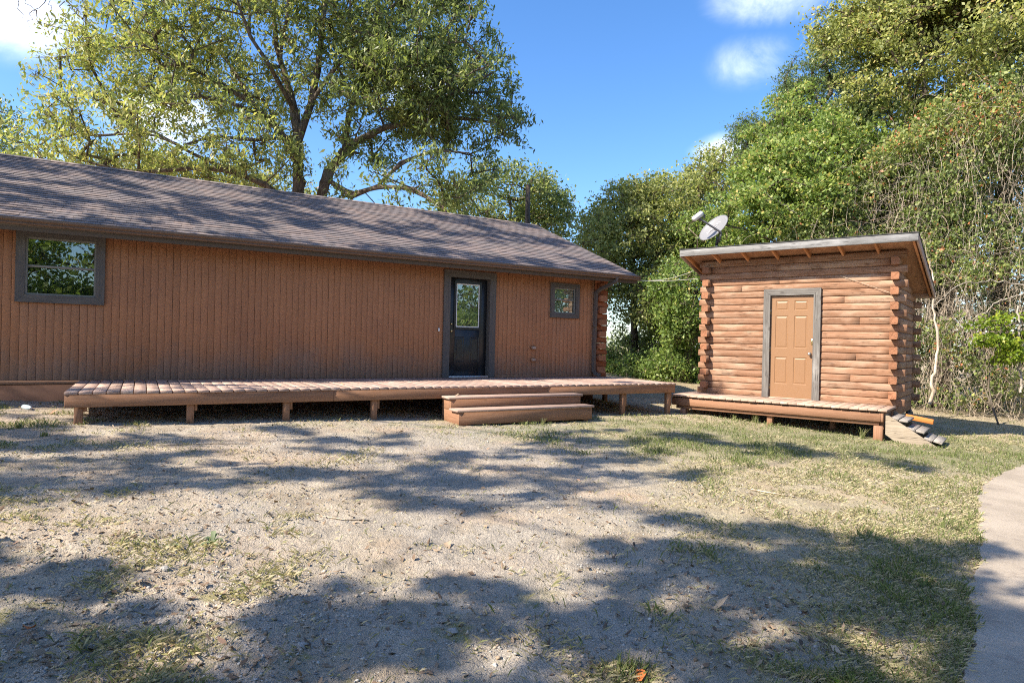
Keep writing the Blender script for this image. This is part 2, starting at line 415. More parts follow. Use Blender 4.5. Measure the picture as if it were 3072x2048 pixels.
M['litter'] = leaf_mat('dead_leaf', [(0, (.07, .05, .035)), (.4, (.18, .12, .08)), (.75, (.34, .25, .17)), (.92, (.46, .36, .26)), (1, (.45, .14, .04))], .12, .7)

# ------------------------------------------------------------------ ground
def gz(x, y):
    x = np.asarray(x, float); y = np.asarray(y, float)
    return -.073 - .0386 * 60 * np.tanh(x / 60) + .0261 * 60 * np.tanh(y / 60)
DE = np.array([(1.75, -8), (1.78, 0), (1.95, 1.8), (2.19, 3.07), (2.63, 3.65), (2.97, 4.1), (3.44, 4.69), (3.8, 5.21), (4.42, 6.03), (5.03, 6.91), (5.85, 7.88), (6.67, 8.69), (7.63, 9.52), (9.2, 10.6), (12, 12.1), (17, 14)])
def drive_edge(y): return np.interp(y, DE[:, 1], DE[:, 0]) + .06 * (fbm(np.asarray(y) * 1., np.asarray(y) * 0 + 3., 1.6, 3) - .5) * 2 + .05 * (fbm(np.asarray(y) * 1., np.asarray(y) * 0 + 13., 9., 3) - .5) * 2
def drive_d(x, y):         # >0 inside the driveway (approx. metres)
    return (np.asarray(x) - drive_edge(y)) * .75
def sstep(a, b, v): t = np.clip((v - a) / (b - a), 0, 1); return t * t * (3 - 2 * t)
def ground_h(x, y):
    h = gz(x, y)
    d = drive_d(x, y)
    near = 1 - sstep(7, 16, np.hypot(x, y))
    clod = sstep(.5, .72, fbm(x, y, 7., 3)) * .020 * (1 - sstep(3.2, 5.5, y + .25 * x))       # coarse clods in the foreground
    b = (fbm(x, y, .7, 3) - .5) * .05 + (fbm(x, y, 5., 4) - .5) * .028 + (fbm(x, y, 22., 3) - .5) * .026 * near + clod
    return h + b * (1 - sstep(-.15, .0, d)) - .05 * sstep(-.02, .08, d)
def axis_pts(segs):
    out = [segs[0][0]]
    for a, b, st in segs:
        n = max(1, int(round((b - a) / st))); out += list(np.linspace(a, b, n + 1)[1:])
    return np.array(out)
gx = axis_pts([(-400, -100, 60), (-100, -30, 10), (-30, -10, 1), (-10, -5, .09), (-5, 4.2, .032), (4.2, 9, .07), (9, 16, .25), (16, 40, 2), (40, 100, 10), (100, 400, 60)])
gy = axis_pts([(-200, -40, 40), (-40, -4, 4), (-4, 2, .5), (2, 6.5, .026), (6.5, 9.5, .045), (9.5, 14, .09), (14, 22, .35), (22, 50, 3), (50, 120, 12), (120, 900, 90)])
GX, GY = np.meshgrid(gx, gy); GZ = ground_h(GX, GY)
nx = len(gx); ny = len(gy); i = np.arange(ny - 1)[:, None] * nx + np.arange(nx - 1)[None]
gme = np_mesh('ground', np.stack([GX, GY, GZ], -1).reshape(-1, 3), np.stack([i, i + 1, i + nx + 1, i + nx], -1).reshape(-1, 4), smooth=True)
def ground_mat():
    m, t, b = new_mat('dirt_ground')
    P = t.new('ShaderNodeNewGeometry').outputs['Position']
    sp = t.new('ShaderNodeSeparateXYZ', i_0=P); x, y = sp.outputs[0], sp.outputs[1]
    big = t.noise(P, .55, 5, .6); mid = t.noise(P, 2.6, 6, .62); fine = t.noise(P, 38, 5, .65); tiny = t.noise(P, 150, 3, .6)
    dirt = t.mix(t.rng(mid, .3, .72), (.35, .29, .22), (.53, .455, .365))
    dirt = t.mix(t.rng(t.noise(P, .9, 4), .45, .7, 0, .5), dirt, (.52, .37, .26))
    # grey gravel
    gr = t.mix(t.rng(tiny, .3, .7), (.33, .30, .262), (.60, .555, .49))
    vo = t.new('ShaderNodeTexVoronoi', i_Scale=70.); t.l.new(P, vo.inputs['Vector'])
    gr = t.mix(.5, gr, t.mix(t.rng(vo.outputs['Distance'], .1, .6), (.68, .63, .56), (.25, .225, .20)))
    gmask = t.rng(t.math('ADD', t.noise(P, .8, 5, .65), t.math('MULTIPLY', t.math('ABSOLUTE', t.math('ADD', x, t.math('MULTIPLY', t.math('SUBTRACT', y, 5.), .1))), -.04)), .38, .52)
    gmask = t.math('MULTIPLY', gmask, t.rng(x, 1.2, 3.2, 1, 0))
    gmask = t.math('MULTIPLY', gmask, t.rng(fine, .25, .6, .4, 1))
    col = t.mix(t.math('MULTIPLY', gmask, .62), dirt, gr)
    # straw and thin grass stain where the lawn is
    lawn = t.math('MULTIPLY', t.rng(t.math('ADD', x, t.math('MULTIPLY', big, 2.)), 1.6, 3.2), t.rng(t.math('ADD', fine, t.math('MULTIPLY', mid, .6)), .55, .85))
    col = t.mix(t.math('MULTIPLY', lawn, .55), col, (.40, .345, .20))
    gn = t.math('MULTIPLY', t.math('MULTIPLY', t.rng(y, 8.0, 9.4), t.rng(y, 11.2, 12.6, 1, 0)), t.rng(t.math('ADD', mid, t.math('MULTIPLY', x, .03)), .40, .62))
    col = t.mix(t.math('MULTIPLY', gn, .6), col, (.17, .19, .085))
    # moss
    moss = t.math('MULTIPLY', t.rng(t.noise(P, 2.1, 5, .6, .3), .57, .66), t.rng(y, 3.3, 4.3, 1, 0))
    moss = t.math('MULTIPLY', moss, t.rng(fine, .3, .6, .3, 1))
    col = t.mix(t.math('MULTIPLY', moss, .75), col, (.26, .23, .05))
    # darker brown ground towards the back, in among the trees
    back_brown = t.rng(t.math('ADD', y, t.math('MULTIPLY', big, 4.)), 17., 20.)
    col = t.mix(t.math('MULTIPLY', back_brown, .6), col, (.30, .235, .15))
    col = t.mix(t.rng(fine, .54, .70, 0, .6), col, (.235, .19, .145)); col = t.mix(t.rng(t.noise(P, 85, 4, .7), .58, .70, 0, .6), col, (.15, .12, .095))
    col = t.mix(t.rng(tiny, .60, .78, 0, .35), col, (.72, .68, .62))
    t.l.new(col, b.inputs['Base Color']); b.inputs['Roughness'].default_value = .95; b.inputs['Specular IOR Level'].default_value = .1
    h = t.math('ADD', t.math('MULTIPLY', fine, 1.), t.math('MULTIPLY', tiny, .45))
    bp = t.new('ShaderNodeBump', i_Strength=1.0, i_Distance=.03); t.put(bp.inputs['Height'], h); t.l.new(bp.outputs[0], b.inputs['Normal'])
    return m
tag(link('ground', gme, ground_mat()), kind='structure')

def concrete_mat():
    m, t, b = new_mat('concrete')
    P = t.new('ShaderNodeNewGeometry').outputs['Position']
    a = t.noise(P, 1.6, 6, .6); f = t.noise(P, 60, 4, .7)
    col = t.mix(t.rng(a, .3, .7), (.27, .225, .175), (.38, .32, .255))
    col = t.mix(t.rng(f, .35, .75, 0, .4), col, (.50, .43, .36)); col = t.mix(t.rng(t.noise(P, 130, 2, .6), .55, .72, 0, .6), col, (.17, .145, .12)); col = t.mix(t.rng(t.noise(P, 5, 5, .7), .52, .70, 0, .7), col, (.22, .18, .15))
    t.l.new(col, b.inputs['Base Color']); b.inputs['Roughness'].default_value = .85
    bp = t.new('ShaderNodeBump', i_Strength=.7, i_Distance=.010); t.put(bp.inputs['Height'], f); t.l.new(bp.outputs[0], b.inputs['Normal'])
    return m
yy = np.concatenate([np.arange(-8, 1, 1.), np.arange(1, 12, .025), np.arange(12, 14.01, .5)]); xe = drive_edge(yy)
V = []; F = []; offs = (0., .02, .6, 2., 4.5, 9., 16.)
for k, (x_, y_) in enumerate(zip(xe, yy)):
    for o_ in offs: V.append((x_ + o_, y_, float(gz(x_ + o_, y_)) + (.012 if o_ else -.06)))
L_ = len(offs)
for k in range(len(yy) - 1):
    for j in range(L_ - 1): F.append((k * L_ + j, k * L_ + j + 1, (k + 1) * L_ + j + 1, (k + 1) * L_ + j))
tag(link('driveway', py_mesh('driveway', V, F), concrete_mat()), kind='structure')
bpy.data.objects['driveway'].data.materials[0] = bpy.data.materials['concrete']

# ------------------------------------------------------------------ frames of the two buildings (local x = along wall, local y = away from camera)
HX, HY, AH = -1.2727, 12.9403, .5243
DX, DY, AS = 5.2782, 13.1294, -.6693
def toworld(fr, u, v, z=0.):
    ox, oy, a = fr
    return Vector((ox + u * math.cos(a) + v * math.sin(a), oy + u * math.sin(a) - v * math.cos(a), z))
HF = (HX, HY, AH); DF = (DX, DY, AS)

# ================================================================== HOUSE
house = empty('house', (HX, HY, 0), AH, 'long single storey house with brown vertical siding and shingle roof behind the wooden deck', 'house')
U0, U1 = -10., 3.70
ZD = .76; WT = 3.08
openings = [(-.01, .895, ZD - .03, 2.83), (-6.90, -5.97, 2.01, 2.92), (2.50, 3.09, 2.16, 2.74)]   # door, left window, small window
# backing wall with openings
cuts = sorted({U0, U1} | {o[0] for o in openings} | {o[1] for o in openings})
for a, b_ in zip(cuts[:-1], cuts[1:]):
    op = [o for o in openings if o[0] <= a + 1e-6 and o[1] >= b_ - 1e-6]
    if not op: slab('wall', house, (a, b_, .0, .10, .71, WT), M['groove'], 0)
    else:
        o = op[0]; slab('wall', house, (a, b_, .0, .10, .71, o[2]), M['groove'], 0); slab('wall', house, (a, b_, .0, .10, o[3], WT), M['groove'], 0)
slab('back_wall', house, (U0, 3.7, 7.85, 8., .2, WT), M['siding'], 0)
slab('end_wall', house, (U0, U0 + .12, .1, 7.85, .2, WT), M['siding'], 0)
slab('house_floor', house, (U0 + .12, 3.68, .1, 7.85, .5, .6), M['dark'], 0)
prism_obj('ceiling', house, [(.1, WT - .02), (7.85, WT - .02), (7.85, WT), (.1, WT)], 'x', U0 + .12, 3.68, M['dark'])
# siding boards, one by one
BW = .1047; k = 0; u = -7.141 - BW * 27
while u < 3.55:
    sm = .003 if k % 12 == 0 else 0.; k += 1; a = u + .0022 + sm; b_ = min(u + BW - .0022, 3.555); zr = [(.765, 3.02)]
    if u < -6.25: zr = [(.765, 3.02)]
    for o in openings:
        if b_ > o[0] + .002 and a < o[1] - .002:
            nz = []
            for z0, z1 in zr:
                if o[2] > z0 + .05: nz.append((z0, o[2] - .005))
                if o[3] < z1 - .03: nz.append((o[3] + .005, z1))
            zr = nz
    for z0, z1 in zr: slab('siding_board', house, (a, b_, -.0065, -.001, z0, z1), M['siding'], .0008)
    u += BW
slab('frieze_board', house, (U0, 3.57, -.022, -.0125, 3.02, 3.08), M['rim_x'], .002)
slab('base_trim', house, (U0, -.15, -.025, -.001, .705, .762), M['rim_x'], .003)
slab('base_trim', house, (1.045, 3.57, -.025, -.001, .76, .80), M['rim_x'], .003)
slab('corner_trim', house, (3.557, 3.60, -.024, -.001, .76, 3.02), M['rim_z'], .003)
slab('foundation', house, (U0, 3.66, .004, .2, -.2, .703), M['concrete_found'], .01)
# gable log wall with projecting ends
def log_mesh(L, seed, mat, amp=.003, r=.0677, th=.125, endmat=None):
    """D profile log along x, centred; rounded side towards -y (y=0 outermost), back at y=+th"""
    pf = [(th, -r + .002), (.030, -r + .001), (.011, -r * .95), (.003, -r * .72), (0, 0), (.003, r * .60), (.012, r * .90), (.022, r - .001), (th, r - .002)]
    rg = np.random.default_rng(seed); n = max(2, int(L / .16) + 1); xs = np.linspace(-L / 2, L / 2, n)
    ph = rg.random(6) * 6.3; V = []; m_ = len(pf)
    for i_, x_ in enumerate(xs):
        wy = amp * (math.sin(x_ * 2.1 + ph[0]) + .6 * math.sin(x_ * 6.7 + ph[1])); 
        for j_, (y_, z_) in enumerate(pf):
            e = rg.normal() * amp * .35
            V.append((x_ + (rg.normal() * .003 if i_ in (0, n - 1) else 0), y_ + (wy + e if j_ not in (0, m_ - 1) else 0), z_ * (1 - .012 * math.sin(x_ * 3.3 + ph[2])) + .3 * e))
    F = []
    for i_ in range(n - 1):
        for j_ in range(m_ - 1): F.append((i_ * m_ + j_, i_ * m_ + j_ + 1, (i_ + 1) * m_ + j_ + 1, (i_ + 1) * m_ + j_))
        F.append((i_ * m_ + m_ - 1, i_ * m_, (i_ + 1) * m_, (i_ + 1) * m_ + m_ - 1))
    e0 = len(F); F += [tuple(range(m_))[::-1], tuple(range((n - 1) * m_, n * m_))]
    me = py_mesh('log', V, F, mat)
    if endmat: me.materials.append(endmat); me.polygons[e0].material_index = 1; me.polygons[e0 + 1].material_index = 1
    for p in me.polygons: p.use_smooth = p.index < e0
    return me
def put_log(parent, x0, x1, y, z, seed, mat, face='front', th=.125, amp=.003, r=.0677):
    """face front: runs along x with the round side towards -y at y.  right: runs along y (x0..x1 are y bounds) with the round side at x=y"""
    me = log_mesh(x1 - x0, seed, mat, amp, r, th, M['end']); c = (x0 + x1) / 2
    if face == 'front': return link('log', me, None, parent, (c, y, z))
    if face == 'back': return link('log', me, None, parent, (c, y, z), (0, 0, math.pi))
    if face == 'right': return link('log', me, None, parent, (y, c, z), (0, 0, math.pi / 2))
    if face == 'left': return link('log', me, None, parent, (y, c, z), (0, 0, -math.pi / 2))
CR = .1363; lv = 0
z = 3.03
while z > .5:
    zc_ = z - CR / 2
    if lv % 2 == 0:     # front wall log end showing past the siding
        put_log(house, 3.62, 3.985, -.045, zc_, 400 + lv, M['logd_x'])
        put_log(house, .08, 7.9, 3.90, zc_, 500 + lv, M['logd_x'], 'right')
    else:
        put_log(house, -.135 + random.uniform(-.01, .01), 8.05, 3.90, zc_, 500 + lv, M['logd_x'], 'right', th=.2)
        slab('corner_post', house, (3.62, 3.70, -.03, .12, zc_ - .066, zc_ + .066), M['logd_z'], .002)
    z -= CR; lv += 1
prism_obj('gable', house, [(-.02, WT), (8.02, WT), (4.0, 4.80)], 'x', 3.74, 3.86, M['logd_y'])
# roof
EV, EZ, RV, RZ = .45, 3.105, -4.0, 4.92
UL, UR = -10.2, 4.52
sl = math.hypot(EV - RV, RZ - EZ); ang = math.atan2(RZ - EZ, EV - RV)
roof = empty('roof', (0, -EV, EZ), 0, parent=house); roof.rotation_euler = (ang, 0, 0)     # local y runs up the slope, z is its normal
slab('roof_deck', roof, (UL, UR, -.0, sl, -.06, -.012), M['dark'], 0)
expo = .143; ncs = int(sl / expo) + 1
cand = []
rr = random.Random(3)
wid = [.205, .27, .33, .24]
for cidx in range(ncs):
    u = UL - rr.random() * .3
    y0 = -.025 + cidx * expo
    while u < UR:
        wd = rr.choice(wid); a = max(u, UL); b_ = min(u + wd, UR + .01)
        if b_ - a > .04: cand.append((a, b_, y0, wd if (a == u and b_ == u + wd) else 0))
        u += wd
C_ = toworld(HF, 0, 0)
def shingle_dist(c):
    uu = (c[0] + c[1]) / 2; v_ = EV - c[2] * math.cos(ang); p = toworld(HF, uu, v_, EZ + c[2] * math.sin(ang))
    f_ = Vector((p.x, p.y, p.z - 1.5)); 
    vis = abs(f_.x / max(f_.y, .1)) < .82
    return f_.length + (0 if vis else 100)
order = sorted(range(len(cand)), key=lambda i_: shingle_dist(cand[i_])); near = set(order[:295])
_sh = {}
def shingle_geo(wd, dep=.19, th=.007):
    # wedge: thick butt edge at the bottom, thin under the next course
    g = .0018
    return [(-wd / 2 + g, 0, 0), (wd / 2 - g, 0, 0), (wd / 2 - g, dep, -.008), (-wd / 2 + g, dep, -.008),
            (-wd / 2 + g, 0, th), (wd / 2 - g, 0, th), (wd / 2 - g, dep, -.005), (-wd / 2 + g, dep, -.005)]
SF = [(0, 3, 2, 1), (4, 5, 6, 7), (0, 1, 5, 4), (1, 2, 6, 5), (2, 3, 7, 6), (3, 0, 4, 7)]
AV = []; AF = []
for i_, c in enumerate(cand):
    wd = round(c[1] - c[0], 3); lift = rr.choice((0, 0, .0025, .005)); dy = rr.uniform(-.003, .003)
    if i_ in near:
        key = (wd, lift)
        if key not in _sh: _sh[key] = py_mesh('shingle', shingle_geo(wd, th=.007 + lift), SF, M['shingle'])
        link('shingle', _sh[key], None, roof, ((c[0] + c[1]) / 2, c[2] + dy, 0))
    else:
        bN = len(AV); AV += [((c[0] + c[1]) / 2 + p[0], c[2] + dy + p[1], p[2]) for p in shingle_geo(wd, th=.007 + lift)]; AF += [tuple(q + bN for q in f) for f in SF]
tag(link('shingle_field', py_mesh('shingle_field', AV, AF, M['shingle']), None, roof), kind='stuff')
broof = slab('rear_roof_slope', house, (UL, UR, 0, sl, -.05, 0), M['shingle'], 0); broof.location = ((UL + UR) / 2, 4.0 + (sl / 2) * math.cos(ang), RZ - (sl / 2) * math.sin(ang) - .02); broof.rotation_euler = (-ang, 0, 0)
u = UL
while u < UR:     # ridge caps
    wd = .29
    for sg in (1, -1):
        q = slab('ridge_cap', house, (u, min(u + wd, UR), -.075, .075, 0, .008), M['shingle'], .001)
        q.location = (u + (min(u + wd, UR) - u) / 2, 4.0 - sg * .07 * math.cos(ang), RZ + .012 - .07 * math.sin(ang)); q.rotation_euler = (sg * ang, .01, 0)
    u += wd
# fascia, soffit, gutter, rake
slab('fascia', house, (UL, UR - .02, -EV - .0, -EV + .03, EZ - .19, EZ - .03), M['fascia'], .003)
slab('soffit', house, (UL, UR - .02, -EV + .03, .0, EZ - .105, EZ - .085), M['soffit'], 0)
gp_ = [(0, 0), (0, -.075), (-.02, -.095), (-.065, -.095), (-.085, -.075), (-.075, -.055), (-.105, -.03), (-.105, .0), (-.098, .0), (-.098, -.025), (-.068, -.055), (-.078, -.075), (-.063, -.088), (-.022, -.088), (-.007, -.07), (-.007, 0)]
prism_obj('gutter', house, [(-EV - .002 + p, EZ - .018 + q) for p, q in gp_], 'x', UL, UR - .01, M['gutter'])
slab('gutter_end_cap', house, (UR - .01, UR - .004, -EV - .107, -EV - .002, EZ - .115, EZ - .017), M['gutter'], .001)
rk = slab('rake_board', house, (UR - .02, UR + .012, 0, sl, -.17, -.004), M['gutter'], .003)
rk.location = (UR - .004, -EV + (sl / 2) * math.cos(ang) + .087 * math.sin(ang), EZ + (sl / 2) * math.sin(ang) - .087 * math.cos(ang)); rk.rotation_euler = (ang, 0, 0)
slab('rake_soffit', house, (3.99, UR - .02, -EV + .03, 4.0, 0, .015), M['soffit'], 0).rotation_euler = (ang, 0, 0)
o = [c for c in house.children if c.name.startswith('rake_soffit')][0]; o.location = (4.25, 1.78, (EZ + RZ) / 2 - .12)
# downspout
tube('downspout', house, [(3.86, -EV - .05, EZ - .10), (3.86, -EV - .05, EZ - .17), (3.66, -.16, EZ - .36), (3.625, -.075, EZ - .43), (3.62, -.07, EZ - .50), (3.60, -.07, 1.02), (3.60, -.075, .90), (3.62, -.12, .825), (3.67, -.24, .80)], .047, M['spout'], 4)
slab('downspout_strap', house, (3.565, 3.64, -.115, -.024, 1.9, 1.93), M['spout'], .002)
slab('downspout_strap', house, (3.565, 3.64, -.115, -.024, 1.2, 1.23), M['spout'], .002)
for n_, z_ in (('vent_outlet', 1.39), ('pipe_outlet', 1.13)):
    o = slab(n_, house, (1.93, 2.06, -.06, -.012, z_ - .035, z_ + .035), M['rim_x'], .01)
    slab('outlet_flap', o, (-.045, .045, -.034, -.026, -.022, .026), M['deck_x'], .004)
slab('doorbell', house, (-.245, -.215, -.028, -.0125, 1.68, 1.75), M['white_plastic'], .004)

def picture_frame(parent, name, x0, x1, z0, z1, wt, y0, y1, mats, bottom=True, miter=True):
    """trim boards with mitred corners round an opening; outer bounds given"""
    def q(p): 
        V = [(a, y0, b_) for a, b_ in p] + [(a, y1, b_) for a, b_ in p]; n = len(p)
        F = [tuple(range(n)), tuple(range(n, 2 * n))[::-1]] + [(i_, (i_ + 1) % n, n + (i_ + 1) % n, n + i_) for i_ in range(n)]
        return V, F
    g = .0015; xi0, xi1, zi0, zi1 = x0 + wt, x1 - wt, z0 + (wt if bottom else 0), z1 - wt
    sets = [([(x0, z0 + g), (xi0, zi0 + g), (xi0, zi1 - g), (x0, z1 - g)], mats[1]), ([(x1, z0 + g), (xi1, zi0 + g), (xi1, zi1 - g), (x1, z1 - g)], mats[1]),
            ([(x0 + g, z1), (xi0 + g, zi1), (xi1 - g, zi1), (x1 - g, z1)], mats[0])]
    if bottom: sets.append(([(x0 + g, z0), (xi0 + g, zi0), (xi1 - g, zi0), (x1 - g, z0)], mats[0]))
    for p, m_ in sets:
        V, F = q(p); link(name, py_mesh(name, V, F, m_), None, parent)

# black door
door = empty('door', (0, 0, 0), 0, parent=house)
picture_frame(house, 'door_trim', -.144, 1.0375, ZD + .002, 2.93, .142, -.045, -.0125, (M['trim_x'], M['trim_z']), bottom=False)
slab('door_jamb', house, (-.004, .004, -.0125, .11, ZD, 2.80), M['trim_z'], 0); slab('door_jamb', house, (.885, .897, -.0125, .11, ZD, 2.80), M['trim_z'], 0); slab('door_jamb', house, (.004, .885, -.0125, .11, 2.79, 2.81), M['trim_x'], 0)
x0, x1, z0, z1, yf = .007, .882, ZD + .03, 2.787, .075
lx0, lx1, lz0, lz1 = .16, .72, 1.77, 2.69    # lite
pb = dict(mat=M['black_paint'])
slab('door_leaf', door, (x0, lx0, yf, yf + .044, z0, z1), M['black_paint'], .001); slab('door_leaf', door, (lx1, x1, yf, yf + .044, z0, z1), M['black_paint'], .001)
slab('door_leaf', door, (lx0, lx1, yf, yf + .044, lz1, z1), M['black_paint'], .001); slab('door_leaf', door, (lx0, lx1, yf, yf + .044, z0, lz0), M['black_paint'], .001)
picture_frame(door, 'lite_frame', lx0 - .03, lx1 + .03, lz0 - .03, lz1 + .03, .045, yf - .014, yf - .001, (M['black_paint'],) * 2)
picture_frame(door, 'blind_frame', lx0 + .015, lx1 - .015, lz0 + .015, lz1 - .015, .022, yf - .004, yf + .0004, (M['white_plastic'],) * 2)
slab('door_glass', door, (lx0 + .014, lx1 - .014, yf + .001, yf + .004, lz0 + .014, lz1 - .014), M['glass'], 0)
zz = lz0 + .05
while zz < lz1 - .045:
    slab('blind_slat', door, (lx0 + .044, lx1 - .044, yf + .010, yf + .024, zz, zz + .0014), M['blind'], 0, rot=(-.9, 0, 0)); zz += .0155
slab('door_backing', door, (lx0 - .0, lx1, yf + .05, yf + .055, lz0, lz1), M['dark'], 0)
def raised_panel(parent, x0, x1, z0, z1, yf, mat):
    """moulded door panel: recessed channel with a raised field"""
    rings = [(0, 0.), (.008, -.006), (.018, -.006), (.028, .004), (.045, .004), (.052, -.004)]
    V = []; F = []
    for ins, dy in rings:
        V += [(x0 + ins, yf + dy, z0 + ins), (x1 - ins, yf + dy, z0 + ins), (x1 - ins, yf + dy, z1 - ins), (x0 + ins, yf + dy, z1 - ins)]
    for i_ in range(len(rings) - 1):
        for j_ in range(4): F.append((i_ * 4 + j_, i_ * 4 + (j_ + 1) % 4, i_ * 4 + 4 + (j_ + 1) % 4, i_ * 4 + 4 + j_))
    n = len(V); F.append((n - 4, n - 3, n - 2, n - 1))
    return link('door_panel', py_mesh('door_panel', V, F, mat), None, parent)
for a, b_ in ((.155, .375), (.505, .725)): raised_panel(door, a, b_, 1.07, 1.59, yf - .0015, M['black_paint'])
def knob(parent, x, z, yf, mat, r=.028, name='knob'):
    lathe(name, parent, [(r * 1.1, 0), (r * 1.1, .006), (r * .4, .012), (r * .4, .03), (r * .95, .045), (r, .055), (r * .8, .068), (r * .2, .073)], mat, 18, (x, yf, z), (rad(90), 0, 0))
knob(door, .058, 1.70, yf, M['brass'], .027); knob(door, .056, 1.845, yf, M['brass'], .022, 'deadbolt')
slab('threshold', house, (-.002, .895, -.045, .12, ZD + .002, ZD + .028), M['alu'], .004)
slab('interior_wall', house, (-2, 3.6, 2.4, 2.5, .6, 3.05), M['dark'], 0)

# windows
def window(x0, x1, z0, z1, wt, name_label, rail):
    wn = empty('window', (0, 0, 0), 0, parent=house)
    picture_frame(wn, 'window_trim', x0, x1, z0, z1, wt, -.045, -.0125, (M['trim_x'], M['trim_z']))
    a, b_, c, d = x0 + wt, x1 - wt, z0 + wt, z1 - wt
    picture_frame(wn, 'window_frame', a - .002, b_ + .002, c - .002, d + .002, .028, -.011, .05, (M['sash'],) * 2)
    slab('meeting_rail', wn, (a + .027, b_ - .027, .0, .035, rail - .018, rail + .018), M['sash'], .003)
    slab('window_pane', wn, (a + .026, b_ - .026, .022, .026, c + .026, rail - .016), M['glass'], 0)
    slab('window_pane', wn, (a + .026, b_ - .026, .012, .016, rail + .016, d - .026), M['glass'], 0)
    return wn, (a, b_, c, d)
wl, bb = window(-6.9914, -5.8805, 1.9211, 3.0047, .115, '', 2.465)
slab('dark_room_sheet', wl, (bb[0] + .01, bb[1] - .01, .15, .16, bb[2], bb[3]), M['dark'], 0)  # dark sheet standing in for the unlit room behind the panes
ws, bb = window(2.4044, 3.1852, 2.0668, 2.8363, .105, '', 2.47)
# pleated curtain
P_ = []; n = 90
for i_ in range(n + 1):
    x_ = bb[0] + .01 + (bb[1] - bb[0] - .02) * i_ / n
    P_.append((x_, .06 + .014 * math.sin(i_ * .62) + .008 * math.sin(i_ * 1.7 + 1)))
V = [(x_, y_, bb[2] + .0) for x_, y_ in P_] + [(x_, y_ * .9 + .01, bb[3]) for x_, y_ in P_]
link('curtain', py_mesh('curtain', V, [(i_, i_ + 1, n + 2 + i_, n + 1 + i_) for i_ in range(n)], M['curtain'], True), None, ws)

# ================================================================== MAIN DECK
deck = empty('deck', (HX, HY, 0), AH, 'long low brown wooden deck along the house wall', 'deck')
DL, DR, DD = -6.176, 3.99, 2.28
bw = .137; u = DL; k = 0
while u < DR - .02:
    b_ = min(u + bw, DR); ex = random.uniform(-.006, .010)
    slab('deck_board', deck, (u, b_, -DD - .012 - ex, -.028, ZD - .038, ZD), M['deck_y'], .004, rot=(0, 0, random.uniform(-.0008, .0008)), jit=.002)
    u += bw + .011; k += 1
zr0, zr1 = .5635, .7215
for a, b_ in ((DL + .004, -2.88), (-2.876, .9), (.904, DR - .004)): slab('rim_joist', deck, (a, b_, -DD, -DD + .038, zr0, zr1), M['rim_x'], .004)
slab('end_joist', deck, (DL + .004, DL + .042, -DD + .039, -.03, zr0, zr1), M['rim_y'], .004); slab('end_joist', deck, (DR - .042, DR - .004, -DD + .039, -.03, zr0, zr1), M['rim_y'], .004)
u = DL + .45
while u < DR - .3: slab('joist', deck, (u, u + .038, -DD + .039, -.03, .56, .7215), M['rim_y'], .002); u += .61
slab('beam', deck, (DL + .1, DR - .1, -.32, -.28, .40, .555), M['rim_x'], .003)
for u in (-6.03, -4.78, -3.54, -2.24, -1.03, 2.69, 3.86):
    p = toworld(HF, u, DD - .06); zb = float(gz(p.x, p.y)) - .12
    slab('post', deck, (u - .045, u + .045, -DD + .04, -DD + .13, zb, .72), M['rim_z'], .005)
    slab('cleat', deck, (u + .047, u + .085, -DD + .06, -DD + .15, zb + .28, .70), M['rim_z'], .003)
for u in (-5.9, -3.4, -.9, 1.6, 3.8): 
    slab('post', deck, (u - .045, u + .045, -.30, -.21, -.1, .56), M['rim_z'], .005)
# deck steps
steps = empty('deck_steps', (HX, HY, 0), AH, 'two brown wooden steps leading up to the deck near the black door', 'steps')
slab('tread', steps, (-1.15, 1.45, -2.60, -2.29, .575, .613), M['deck_x'], .005)
slab('riser', steps, (-1.11, 1.42, -2.575, -2.537, .40, .573), M['rim_x'], .004)
slab('tread', steps, (-1.16, 1.46, -2.93, -2.62, .405, .443), M['deck_x'], .005)
slab('riser', steps, (-1.12, 1.43, -2.905, -2.867, .205, .403), M['rim_x'], .004)
for u in (-1.112, 1.392): 
    slab('side_board', steps, (u, u + .038, -2.866, -2.29, .205, .403), M['rim_y'], .003); slab('side_board', steps, (u, u + .038, -2.536, -2.29, .405, .574), M['rim_y'], .003)
for u in (-.98, .05, 1.30): slab('post', steps, (u, u + .09, -2.86, -2.775, .0, .40), M['rim_z'], .004)

